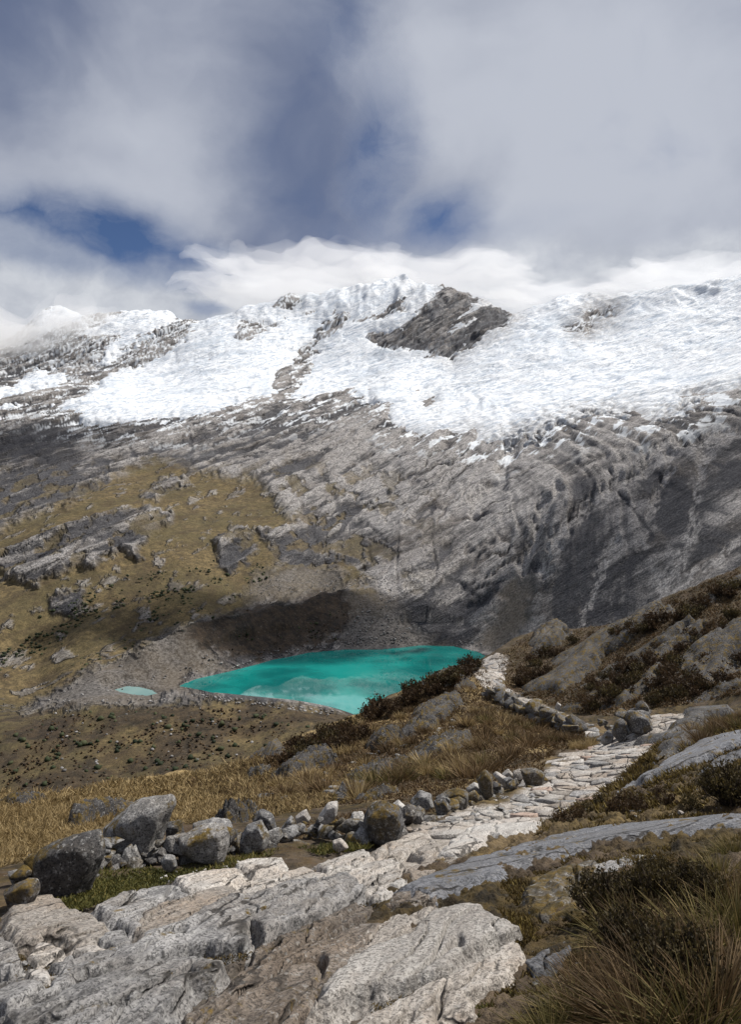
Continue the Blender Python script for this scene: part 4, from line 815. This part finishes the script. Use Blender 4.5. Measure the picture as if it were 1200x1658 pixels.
paving([(690,1336),(760,1312),(810,1294),(850,1276),(888,1248),(918,1230),(950,1207),(985,1193),(1020,1179),(1050,1161),(1074,1149),(1136,1160),(1090,1182),(1050,1215),(1018,1245),(998,1265),(955,1290),(900,1320),(868,1324),(800,1318),(740,1345)],
       6.5, 22.5, 180, 3, .016, ['pale', 'white', 'tan', 'pink', 'grey'], [6, 1, 5, 1, 3], .046, 1.15)
paving(PATH_LO, 22, 70, 105, 4, .04, ['pale', 'white', 'grey', 'tan'], [4, 1, 3, 3], .07, 1.8)
# ------------------------------------------------------------------ plants
def mat_leaf(name, cols, rough=.75, trans=.25):
    m, g, b = material(name); t, v, _, _ = g.attr('tint')
    c = g.mix(g.ramp(t, 0, .5), cols[0], cols[1]); c = g.mix(g.ramp(t, .5, 1), c, cols[2])
    c = g.hsv(c, .5, 1.0, g.math('ADD', .72, g.math('MULTIPLY', g.rand(), .5)))
    g.put(b.inputs['Base Color'], c); b.inputs['Roughness'].default_value = rough
    tr = g.node('ShaderNodeBsdfTranslucent'); g.put(tr.inputs[0], c); mx = g.node('ShaderNodeMixShader'); mx.inputs[0].default_value = trans
    g.l.new(b.outputs[0], mx.inputs[1]); g.l.new(tr.outputs[0], mx.inputs[2]); g.l.new(mx.outputs[0], m.node_tree.nodes['Material Output'].inputs[0]); return m
ML = {'straw': mat_leaf('ichu_grass_straw', [(0.115, 0.078, 0.030), (0.29, 0.210, 0.096), (0.43, 0.335, 0.180)]),
      'rust': mat_leaf('ichu_grass_rust', [(0.042, 0.027, 0.013), (0.108, 0.068, 0.031), (0.205, 0.142, 0.075)]),
      'green': mat_leaf('ichu_grass_green', [(0.042, 0.042, 0.013), (0.105, 0.088, 0.027), (0.24, 0.175, 0.075)]),
      'bush': mat_leaf('dark_bush_leaves', [(0.015, 0.012, 0.006), (0.048, 0.036, 0.014), (0.120, 0.090, 0.030)]),
      'brownbush': mat_leaf('brown_bush_leaves', [(0.020, 0.013, 0.008), (0.055, 0.034, 0.017), (0.105, 0.066, 0.030)]),
      'moss': mat_leaf('turf_leaves', [(0.018, 0.014, 0.006), (0.095, 0.064, 0.020), (0.26, 0.195, 0.055)]),
      'lawn': mat_leaf('green_turf_leaves', [(0.030, 0.034, 0.010), (0.085, 0.080, 0.020), (0.18, 0.140, 0.042)]),
      'far': mat_leaf('slope_shrub_leaves', [(0.012, 0.018, 0.008), (0.030, 0.040, 0.017), (0.06, 0.066, 0.03)])}
MBARK, _g, _b = material('bark'); _b.inputs['Base Color'].default_value = (0.045, 0.032, 0.024, 1)

def ribbons(root, dirn, length, width, nseg, droop, tint, r):
    """curved tapering blades; arrays over blades -> (V, quads, tints)"""
    n = len(root); t = np.linspace(0, 1, nseg + 1)[None, :, None]
    d = dirn / np.linalg.norm(dirn, axis=1, keepdims=True); L = length[:, None, None]
    out = d.copy(); out[:, 2] = 0; out /= np.linalg.norm(out, axis=1, keepdims=True) + 1e-6
    C = root[:, None, :] + d[:, None, :] * L * t + (out[:, None, :] * .35 - np.array([0, 0, 1.0])) * (droop[:, None, None] * L * t ** 2)
    side = np.cross(d, r.normal(size=(n, 3))); side /= np.linalg.norm(side, axis=1, keepdims=True) + 1e-6
    w = width[:, None, None] * (1 - .93 * t ** 1.4) * .5
    V = np.stack([C - side[:, None, :] * w, C + side[:, None, :] * w], 2).reshape(-1, 3)
    b = (np.arange(n) * (nseg + 1) * 2)[:, None] + (np.arange(nseg) * 2)[None, :]; b = b.ravel()
    Q = np.stack([b, b + 1, b + 3, b + 2], 1)
    tt = np.clip(tint[:, None] + .25 * (t[0, :, 0][None, :] - .4), 0, 1); T = np.repeat(tt.reshape(-1), 2)
    return V, Q, np.stack([T, T, T, np.ones_like(T)], 1)
def tussock_mesh(seed, blades, hgt, wid, mat, spread=.75, r0=.07, lean=(0, 0), seg=4):
    r = np.random.default_rng(seed); a = r.uniform(0, 2 * np.pi, blades); q = np.sqrt(r.random(blades))
    root = np.stack([np.cos(a) * q * r0, np.sin(a) * q * r0, np.zeros(blades) - .03], 1)
    tl = q * spread + r.normal(0, .14, blades)
    d = np.stack([np.cos(a) * np.sin(tl) + lean[0], np.sin(a) * np.sin(tl) + lean[1], np.abs(np.cos(tl))], 1)
    V, Q, T = ribbons(root, d, hgt * r.uniform(.55, 1.1, blades), np.full(blades, wid) * r.uniform(.7, 1.3, blades), seg, r.uniform(.05, .42, blades), np.clip(r.beta(1.6, 1.8, blades), 0, 1), r)
    return mesh_obj('grass_tussock', V, Q, ML[mat], attrs={'tint': T}, smooth=False, link=False)
def shrub_meshes(seed, twigs, leaves, hgt, rad, lsize, mat):
    """upright twiggy dwarf shrub: stems mesh and foliage mesh, unit metres"""
    r = np.random.default_rng(seed); a = r.uniform(0, 2 * np.pi, twigs); q = np.sqrt(r.random(twigs))
    tip = np.stack([np.cos(a) * q * rad, np.sin(a) * q * rad, hgt * (1 - .45 * q ** 2) * r.uniform(.72, 1.08, twigs)], 1)
    base = tip * np.array([.18, .18, 0]); SV, SQ = [], []
    for k in range(twigs):
        i = len(SV) * 3
        for p, w in ((base[k], .007), ((base[k] * .45 + tip[k] * .55) + r.normal(0, .012, 3), .005), (tip[k], .002)):
            SV.append([[p[0] + w * math.cos(c), p[1] + w * math.sin(c), p[2]] for c in (0, 2.1, 4.2)])
        for lv in (0, 3):
            for c in range(3): SQ.append((i + lv + c, i + lv + (c + 1) % 3, i + lv + 3 + (c + 1) % 3, i + lv + 3 + c))
    st = mesh_obj('stems', np.array(SV).reshape(-1, 3), np.array(SQ), MBARK, link=False)
    k = r.integers(0, twigs, leaves); f = 1 - .62 * r.random(leaves) ** 1.3
    C = base[k] + (tip[k] - base[k]) * f[:, None] + r.normal(0, .018 * hgt / .3, (leaves, 3))
    d = r.normal(size=(leaves, 3)); d[:, 2] = np.abs(d[:, 2]) + .6; d /= np.linalg.norm(d, axis=1, keepdims=True)
    s = np.cross(d, r.normal(size=(leaves, 3))); s /= np.linalg.norm(s, axis=1, keepdims=True); L = (lsize * r.uniform(.7, 1.4, leaves))[:, None]
    V = np.stack([C - s * L * .28, C + d * L * .5 - s * L * .22, C + d * L, C + d * L * .5 + s * L * .30], 1).reshape(-1, 3)
    b = np.arange(leaves)[:, None] * 4 + np.arange(4)
    t = np.clip(.30 * r.random(leaves) + .5 * (r.random(twigs)[k]) + .25 * (f - .6), 0, 1); T = np.repeat(t, 4)
    fo = mesh_obj('foliage', V, b, ML[mat], attrs={'tint': np.stack([T, T, T, T * 0 + 1], 1)}, smooth=False, link=False)
    return st, fo
def scatter(poly, n, dlo, dhi, seed, weight=1.0):
    r = np.random.default_rng(seed); P = np.array(poly, float); lo, hi = P.min(0), P.max(0); c = r.uniform(lo, hi, (n * 6 + 50, 2))
    c = c[sdf(c[:, 0], c[:, 1], poly) > 0][: n * 3]; h = hit(c[:, 0], c[:, 1]); ok = (h[:, 1] > dlo) & (h[:, 1] < dhi); return h[ok][:n]

# near tussocks, bottom right ------------------------------------------------------------------------
NT = [tussock_mesh(900 + k, 430, .23, .0048, ('rust', 'green', 'rust', 'rust')[k % 4], 1.0, .07, ((-.25, -.1), (-.1, -.3), (.2, -.2), (-.3, .1))[k % 4]) for k in range(4)]
def place(mesh, p, s, rz, label, cat, group, name='grass_tussock', sz=1.0):
    o = bpy.data.objects.new(name, mesh); COL.objects.link(o); o.location = p; o.scale = (s, s, s * sz); o.rotation_euler = (0, 0, rz); return tag(o, label, cat, group)
BIGT = [(1085,1600,1.15,0),(1010,1530,.95,1),(960,1600,.8,2),(1150,1540,1.2,1),(1040,1650,1.1,0),(1180,1630,1.1,2),(930,1650,.75,1),(1110,1480,.9,1),(1190,1470,.95,0),(1000,1475,.7,2),(1165,1420,.8,1),(1100,1540,.9,3),
        (1060,1690,1.1,2),(1195,1585,1.0,0),(985,1640,.8,0),(1130,1680,1.1,1),(890,1690,.7,1),(1190,1385,.75,1),(1120,1410,.6,0),(1040,1505,.8,0),(1205,1510,1.0,1)]
ORD = 'first second third fourth fifth sixth seventh eighth'.split()
ROWS = [(1620, 2000, 'lowest'), (1570, 1620, 'second lowest'), (1520, 1570, 'middle'), (1440, 1520, 'upper'), (1300, 1440, 'topmost')]
for lo_, hi_, nm in ROWS:
    for i, (a, b_, s, k) in enumerate(sorted(t for t in BIGT if lo_ <= t[1] < hi_)):
        place(NT[k], hit(a, b_)[0], s, random.uniform(-.7, .7), 'long-bladed tussock, %s from the left in the %s row at bottom right' % (ORD[i], nm), 'grass tussock', 'large tussocks in the bottom right corner')
# mid-slope tussocks ---------------------------------------------------------------------------------
MT = [tussock_mesh(930 + k, 110, .55, .018, ('straw', 'rust', 'rust', 'green', 'straw')[k], .75, .16, seg=3) for k in range(5)]
SLOPE_T = [(560,1300),(640,1275),(760,1262),(830,1240),(900,1215),(940,1198),(900,1180),(850,1165),(800,1150),(770,1140),(740,1170),(680,1215),(640,1250),(570,1270)]
for h in scatter(SLOPE_T, 120, 9, 45, 41):
    k = random.choice([0, 1, 1, 2, 2, 3, 4]); place(MT[k], h, random.uniform(.55, 1.05), random.uniform(0, 6.28), 'tawny grass tussock on the slope left of the trail', 'grass tussock', 'tussocks on the slope left of the trail', sz=random.uniform(.7, 1.1))
for h in scatter([(925,1213),(960,1196),(985,1185),(975,1200),(945,1215)], 12, 9, 22, 42):
    place(MT[0], h, random.uniform(.4, .7), random.uniform(0, 6.28), 'pale straw tussock on the bank edge above the lower trail', 'grass tussock', 'straw tussocks on the bank edge')
for h in scatter([(1085,1215),(1110,1195),(1150,1170),(1200,1158),(1200,1188),(1140,1205),(1100,1230)], 26, 7, 20, 43):
    place(MT[random.choice([1, 2, 3])], h, random.uniform(.35, .65), random.uniform(0, 6.28), 'reddish tussock behind the blue-grey whaleback', 'grass tussock', 'tussocks behind the whaleback slab')
for h in scatter([(1048,1160),(1058,1148),(1068,1150),(1062,1162)], 4, 14, 26, 44):
    place(MT[0], h, .8, random.uniform(0, 6.28), 'straw tuft topping the stone pile at the trail bend', 'grass tussock', 'tufts on the stone pile')
for h in scatter([(780,1130),(760,1095),(775,1072),(700,1125),(640,1150),(560,1185),(480,1235),(420,1290),(520,1290),(600,1240),(700,1190)], 95, 14, 60, 45):
    place(MT[random.choice([0, 1, 2, 2])], h, random.uniform(.6, 1.1), random.uniform(0, 6.28), 'small brown tussock among the left slope outcrops', 'grass tussock', 'tussocks among the left slope outcrops', sz=.8)
# bushes ---------------------------------------------------------------------------------------------
SB = [shrub_meshes(700 + k, 70, 3600, .20, .17, .015, 'bush') for k in range(3)]
def bush(pair, p, s, rz, label, group=None, name='bush', sz=1.0):
    root = empty(name, p); root.scale = (s, s, s * sz); root.rotation_euler = (0, 0, rz); tag(root, label, 'bush', group)
    for nm, me in zip(('stems', 'foliage'), pair): link_obj(nm, me, root)
NEARB = [(985,1490,.95,0,'dark green bush nearest the mossy lichen-spotted hump'),(1055,1480,.9,1,'grey-green bush in the middle of the bush cluster'),(1125,1475,.9,2,'upright bush at the right of the bush cluster'),
         (1020,1560,.85,2,'bush low in the cluster, among brown tussocks'),(1100,1610,.95,1,'dark bush alone between the bottom right tussocks'),(1185,1305,1.7,0,'big dark bush at the right picture edge'),(1160,1290,1.1,2,'smaller bush left of the right edge bush'),
         (1065,1430,.6,2,'low bush on the upper side of the cluster')]
for a, b_, s, k, l in NEARB: bush(SB[k], hit(a, b_)[0], s, random.uniform(0, 6), l)
SM = [shrub_meshes(740 + k, 26, 420, .6, .42, .085, ('brownbush', 'bush', 'brownbush')[k]) for k in range(3)]
def bushes(poly, n, dlo, dhi, seed, label, group, s0, s1):
    for h in scatter(poly, n, dlo, dhi, seed): bush(random.choice(SM), h, random.uniform(s0, s1), random.uniform(0, 6), label, group)
bushes([(780,1072),(740,1092),(690,1115),(640,1138),(580,1165),(600,1180),(660,1150),(720,1120),(770,1095)], 34, 25, 62, 51, 'dark brown bush along the brow of the left slope', 'bushes along the left brow', .9, 1.7)
bushes([(470,1210),(540,1180),(600,1190),(560,1215),(500,1240),(440,1255)], 26, 20, 60, 52, 'dark bush low on the left slope near the whaleback', 'bushes on the lower left slope', .7, 1.3)
bushes([(835,1118),(850,1075),(880,1060),(920,1058),(900,1085),(860,1110)], 20, 30, 65, 53, 'brown bush beside the top of the lower trail', 'bushes by the lower trail', .8, 1.4)
bushes([(920,1045),(960,1032),(1050,1010),(1120,985),(1200,945),(1200,965),(1120,1005),(1050,1025),(960,1050)], 40, 30, 65, 54, 'dark bush on the skyline of the right hillside', 'bushes on the right skyline', .8, 1.6)
bushes([(930,1130),(1000,1080),(1080,1040),(1200,985),(1200,1110),(1100,1140),(1000,1155),(950,1155)], 90, 24, 60, 55, 'brown bush among the right hillside ribs', 'bushes among the right hillside ribs', .6, 1.3)
bushes([(850,1340),(1000,1290),(1100,1290),(1150,1310),(1000,1325),(900,1345)], 14, 5, 12, 56, 'low heath clump beside the upper trail edge', 'heath clumps beside the trail', .16, .28)

# turf, moss and short grass that nobody could count ---------------------------------------------------
def turf(name, polys, n, hgt, wid, mat, seed, seg=2, label=None, dlo=1.5, dhi=90, spread=.9):
    hs = [scatter(p, int(n * f), dlo, dhi, seed + i) for i, (p, f) in enumerate(polys)]; Hh = np.vstack(hs); r = np.random.default_rng(seed + 99); k = len(Hh)
    d = r.normal(size=(k, 3)) * spread; d[:, 2] = np.abs(d[:, 2]) + .55
    clump = .5 + .5 * np.clip(fbm(Hh[:, 0] * 2.2, Hh[:, 1] * 2.2, 3, seed=seed % 50) + .3, -.6, 1); sc = np.clip(Hh[:, 1] / 6, .35, 4.5)
    V, Q, T = ribbons(Hh - [0, 0, .012], d, hgt * sc * clump * r.uniform(.5, 1.2, k), wid * sc * r.uniform(.7, 1.3, k), seg, r.uniform(0, .4, k), np.clip(clump * .5 + r.normal(0, .22, k), 0, 1), r)
    o = mesh_obj(name, V, Q, ML[mat], attrs={'tint': T}, smooth=False); tag(o, label, 'turf', kind='stuff')
turf('mossy_turf', [([(840,1500),(870,1430),(960,1400),(1200,1350),(1210,1665),(760,1665),(800,1610),(860,1570)], .55), ([(860,1345),(960,1292),(1030,1280),(1100,1285),(1200,1260),(1200,1322),(1060,1334),(960,1344),(880,1360)], .25), ([(1020,1270),(1090,1230),(1180,1160),(1200,1160),(1200,1260),(1100,1285)], .1), ([(780,1440),(900,1400),(980,1385),(960,1440),(880,1480)], .14), ([(960,1292),(1000,1266),(1022,1246),(1055,1216),(1095,1184),(1110,1192),(1060,1240),(1010,1284)], .08), ([(1195,1200),(1318,1120),(1318,1665),(1195,1665)], .22), ([(760,1455),(860,1412),(960,1380),(1060,1364),(1205,1346),(1205,1392),(1000,1420),(970,1480),(940,1600),(850,1610),(840,1530),(800,1475)], .40)],
     66000, .085, .022, 'moss', 301, seg=1, label='low mossy turf and heath covering the right bank', dhi=25)
turf('crevice_moss', [([(0,1668),(100,1608),(230,1560),(360,1545),(410,1537),(412,1547),(360,1558),(230,1572),(100,1622),(10,1676)], .35), ([(415,1532),(500,1502),(592,1464),(604,1472),(512,1514),(430,1547)], .3), ([(30,1545),(110,1560),(135,1572),(80,1602),(35,1596),(40,1570)], .15), ([(520,1470),(590,1440),(620,1462),(560,1492)], .1), ([(600,1620),(680,1602),(760,1566),(820,1530),(826,1536),(760,1580),(680,1616),(600,1640)], .1)],
     7000, .05, .010, 'moss', 311, label='dark moss growing in the cracks between foreground slabs', dhi=8)
turf('green_turf', [([(70,1445),(160,1405),(260,1405),(330,1398),(450,1375),(440,1385),(370,1405),(280,1425),(200,1450),(110,1475)], .7), ([(480,1372),(560,1362),(600,1372),(520,1382)], .1), ([(770,1625),(850,1600),(900,1640),(860,1665),(770,1665)], .2)],
     14000, .07, .012, 'lawn', 321, label='short green turf at the foot of the boulder wall', dhi=12)
turf('straw_turf', [([(-20,1300),(110,1295),(200,1312),(150,1350),(60,1390),(-20,1410)], .55), ([(200,1310),(330,1275),(450,1250),(560,1262),(560,1300),(400,1330),(280,1335)], .40), ([(-10,1284),(120,1272),(300,1255),(420,1225),(440,1255),(330,1285),(200,1312),(100,1300),(-10,1305)], .25)],
     30000, .10, .010, 'straw', 341, label='yellow straw grass covering the terrace behind the boulders', dhi=40)
turf('slope_grass', [([(300,1270),(440,1215),(560,1165),(780,1068),(800,1120),(880,1165),(960,1195),(860,1240),(700,1285),(560,1305),(400,1320)], .86), ([(440,1348),(560,1316),(700,1280),(800,1258),(880,1236),(886,1250),(780,1290),(660,1330),(560,1352),(450,1366)], .14)],
     36000, .075, .011, 'rust', 361, label='short brown grass clothing the slope left of the trail', dhi=65)
turf('hillside_heath', [([(826,1122),(800,1066),(850,1030),(880,1012),(960,1012),(1050,982),(1200,918),(1200,1125),(1000,1160),(930,1155)], .9), ([(1200,918),(1318,870),(1318,1100),(1200,1130)], .1)], 32000, .06, .013, 'rust', 381, label='brown heath between the ribs of the right hillside', dhi=65, dlo=22)

# loose stones on the bank and trail ------------------------------------------------------------------
LS = [lump(60 + k, n=11, flat=.6, mat=('pale', 'grey', 'white', 'grey', 'tan', 'dark')[k], detail=1) for k in range(6)]
def pebbles(poly, n, s0, s1, seed, label, group, picks, dlo=1.5, dhi=25):
    for h in scatter(poly, n, dlo, dhi, seed):
        s = random.uniform(s0, s1) * min(1.6, max(.6, h[1] / 7)); o = bpy.data.objects.new('stone', LS[random.choice(picks)]); COL.objects.link(o); o.location = h; o.scale = (s * random.uniform(.9, 1.6), s, s * .8)
        o.rotation_euler = (random.uniform(-.3, .3), random.uniform(-.3, .3), random.uniform(0, 6.28)); tag(o, label, 'stone', group)
pebbles([(870,1345),(960,1295),(1040,1275),(1100,1290),(1180,1300),(1100,1325),(960,1340)], 46, .04, .11, 71, 'small loose stone on the mossy bank above the blue-grey slab', 'loose stones on the mossy bank', [0, 1, 2, 3])
pebbles([(640,1350),(700,1328),(790,1308),(860,1285),(890,1275),(880,1300),(800,1330),(720,1345)], 50, .05, .12, 72, 'small loose stone on the trail near the far wall', 'loose stones on the trail', [0, 0, 2, 4, 1])
pebbles([(0,1480),(20,1530),(60,1530),(110,1545),(130,1570),(90,1600),(40,1600),(0,1540)], 26, .025, .06, 73, 'pebble in the earthy gap at the lower left', 'pebbles at the lower left', [0, 1, 4])
pebbles([(860,1500),(940,1480),(980,1540),(920,1600),(860,1600),(850,1540)], 22, .02, .05, 74, 'pebble in the bare soil left of the bushes', 'pebbles by the bushes', [1, 3, 5])
pebbles([(230,1420),(300,1405),(380,1395),(420,1392),(350,1410),(260,1430)], 14, .025, .06, 75, 'pebble on the turf below the boulder wall', 'pebbles on the turf', [1, 2, 3])
pebbles([(400,1300),(560,1240),(700,1180),(760,1140),(700,1220),(560,1290)], 40, .10, .28, 76, 'grey stone in the grass of the left slope', 'stones in the left slope grass', [1, 3, 5], 8, 60)

# far slope: dwarf trees as a dark sprinkle, boulders on the moraine -----------------------------------
far_sight = Sight(TF, np.geomspace(380, 2200, 260))
def far_hit(c): return far_sight(c[:, 0], c[:, 1])
def sprinkle(name, zones, mat, label, s0, s1, seed, leaf=True):
    r = np.random.default_rng(seed); C = []
    for poly, n, thr in zones:
        P = np.array(poly, float); c = r.uniform(P.min(0), P.max(0), (n * 8, 2)); c = c[(sdf(c[:, 0], c[:, 1], poly) > 0) & (fbm(c[:, 0] / 40, c[:, 1] / 22, 4, seed=seed % 90) > thr)][:n]; C.append(c)
    Hh = far_hit(np.vstack(C)); Hh = Hh[sdf(Hh[:, 0], Hh[:, 1], LAKE) < -3]; V, Fc, T = [], [], []
    ico = np.array([(0, 0, 1), (.9, 0, .45), (.28, .85, .45), (-.72, .53, .45), (-.72, -.53, .45), (.28, -.85, .45), (.72, .5, -.4), (-.28, .85, -.4), (-.9, 0, -.4), (-.28, -.85, -.4), (.72, -.53, -.4), (0, 0, -.8)])
    fi = np.array([(0,1,2),(0,2,3),(0,3,4),(0,4,5),(0,5,1),(1,6,2),(2,7,3),(3,8,4),(4,9,5),(5,10,1),(6,7,2),(7,8,3),(8,9,4),(9,10,5),(10,6,1),(6,11,7),(7,11,8),(8,11,9),(9,11,10),(10,11,6)])
    for i, h in enumerate(Hh):
        s = r.uniform(s0, s1); k = len(V) * 12; V.append(h + [0, 0, s * .35] + ico * r.uniform(.6, 1.35, (12, 1)) * s * [1, 1, .9 if leaf else .7]); Fc.append(fi + k); T.append(np.full(12, r.random()))
    T = np.concatenate(T); o = mesh_obj(name, np.vstack(V), np.vstack(Fc), mat, attrs={'tint': np.stack([T, T, T, T * 0 + 1], 1)}, smooth=False); tag(o, label, kind='stuff')
sprinkle('slope_shrubs', [([(0,1060),(120,985),(300,950),(420,910),(440,940),(300,1005),(170,1070),(60,1115),(0,1140)], 620, -.12), ([(0,1000),(200,930),(380,900),(300,960),(100,1010)], 120, .1), ([(0,1190),(150,1150),(330,1150),(540,1165),(420,1215),(250,1260),(0,1280)], 130, .12), ([(300,1000),(400,985),(540,970),(550,1040),(420,1060)], 60, .1)],
         ML['far'], 'dark green dwarf trees sprinkled over the far valley slopes', .7, 2.6, 81)
sprinkle('bench_heath', [([(0,1180),(150,1145),(330,1145),(545,1158),(430,1225),(300,1265),(0,1285)], 900, -.35), ([(300,1000),(450,972),(560,955),(560,1040),(430,1062),(330,1060)], 260, -.2)], ML['brownbush'], 'dark heath tufts dotted over the bench and moraine face', .35, 1.2, 87)
MFB, _g, _b = material('moraine_boulders'); _t = _g.attr('tint')[0]; _g.put(_b.inputs['Base Color'], _g.mix(_t, (0.06, 0.057, 0.054, 1), (0.30, 0.29, 0.28, 1)))
sprinkle('moraine_boulders', [(GRAVEL, 260, -.6), ([(380,965),(450,935),(560,915),(640,930),(640,990),(700,1030),(560,1045),(560,955),(450,965)], 330, -.6), ([(60,1150),(300,1140),(540,1160),(400,1240),(100,1260)], 60, -.1), ([(290,1118),(350,1128),(450,1140),(540,1152),(540,1160),(400,1142),(300,1128)], 120, -.9), ([(330,1096),(440,1064),(560,1046),(700,1040),(780,1048),(780,1040),(600,1030),(440,1055)], 160, -.9)],
         MFB, 'pale boulders strewn over moraine and lake shore', .5, 1.6, 83, False)
# ------------------------------------------------------------------ clouds with a body of their own
def cloud(c, r, dens, label, seed, group=None, alb=.985, billow=1.0):
    bm = bmesh.new(); bmesh.ops.create_icosphere(bm, subdivisions=6, radius=1.0)
    V = np.array([v.co for v in bm.verts]); Fc = np.array([[l.vert.index for l in f.loops] for f in bm.faces]); bm.free()
    n = 1 + .34 * fbm(V[:, 0] * 1.4 + V[:, 2] * 2.1, V[:, 1] * 1.4 - V[:, 2] * 1.7, 3, .45, seed=seed)
    V = V * n[:, None] * np.array(r); q = min(r) * 1.9 + 60
    b1 = fbm(V[:, 0] / q + V[:, 1] / q * .6, V[:, 2] / q * 1.3 + V[:, 1] / q, 3, .45, seed=seed + 40); b2 = fbm(V[:, 1] / q + V[:, 0] / q * .5, V[:, 0] / q * 1.2 - V[:, 2] / q, 3, .45, seed=seed + 50)
    V = V + np.stack([b2 * .35, b2 * .3, np.maximum(b1, -.4) * .55], 1) * min(r) * billow
    m = bpy.data.materials.new('cloud_vapour'); m.use_nodes = True; nt = m.node_tree; nt.nodes.remove(nt.nodes['Principled BSDF'])
    v = nt.nodes.new('ShaderNodeVolumePrincipled'); v.inputs['Color'].default_value = (alb, alb, alb, 1); v.inputs['Density'].default_value = dens; v.inputs['Anisotropy'].default_value = .2
    nt.links.new(v.outputs[0], nt.nodes['Material Output'].inputs['Volume'])
    o = mesh_obj('cloud', V, Fc, m); o.location = c; tag(o, label, 'cloud', group)
cloud(P3(20, 555, 4300), (640, 300, 210), .0034, 'grey mist wrapped round the left end of the snowy ridge', 3)
cloud(P3(140, 580, 4150), (360, 200, 110), .0034, 'thin tongue of mist crossing the left ridge rocks', 4)
cloud(P3(240, 545, 4250), (220, 140, 75), .0024, 'faint wisp drifting off the left ridge rib', 6)
cloud(P3(470, 462, 4400), (330, 160, 62), .0026, 'veil of mist brushing the crest left of the summit', 5)
cloud(P3(1120, 455, 3560), (470, 220, 90), .0030, 'cloud lid resting on the crest at the right', 7)
cloud(P3(890, 482, 4050), (400, 200, 75), .0028, 'soft cloud filling the saddle right of the summit', 8)
cloud(P3(480, 452, 5600), (860, 320, 230), .0022, 'bright cumulus bank behind the summit', 9, billow=1.0)
cloud(P3(720, 448, 5900), (760, 300, 210), .0020, 'second cumulus bank, right behind the summit', 12, billow=1.0)
sv_ = np.array(sv)  # clouds out of view, added along the sun direction to shade the slopes
for q, s, r, l, k, dn in [(( -165, 960, -170), 1500, (235, 100, 70), 'small unseen cloud placed to shade the moraine', 21, .015), ((330, 960, -60), 1500, (190, 150, 80), 'unseen cloud placed to shade the right-hand cliffs', 22, .004), ((-1050, 2250, 160), 2700, (330, 260, 120), 'unseen cloud placed to shade the left mountainside', 23, .0035)]:
    cloud(tuple(np.array(q) + sv_ * s), r, dn, l, k)
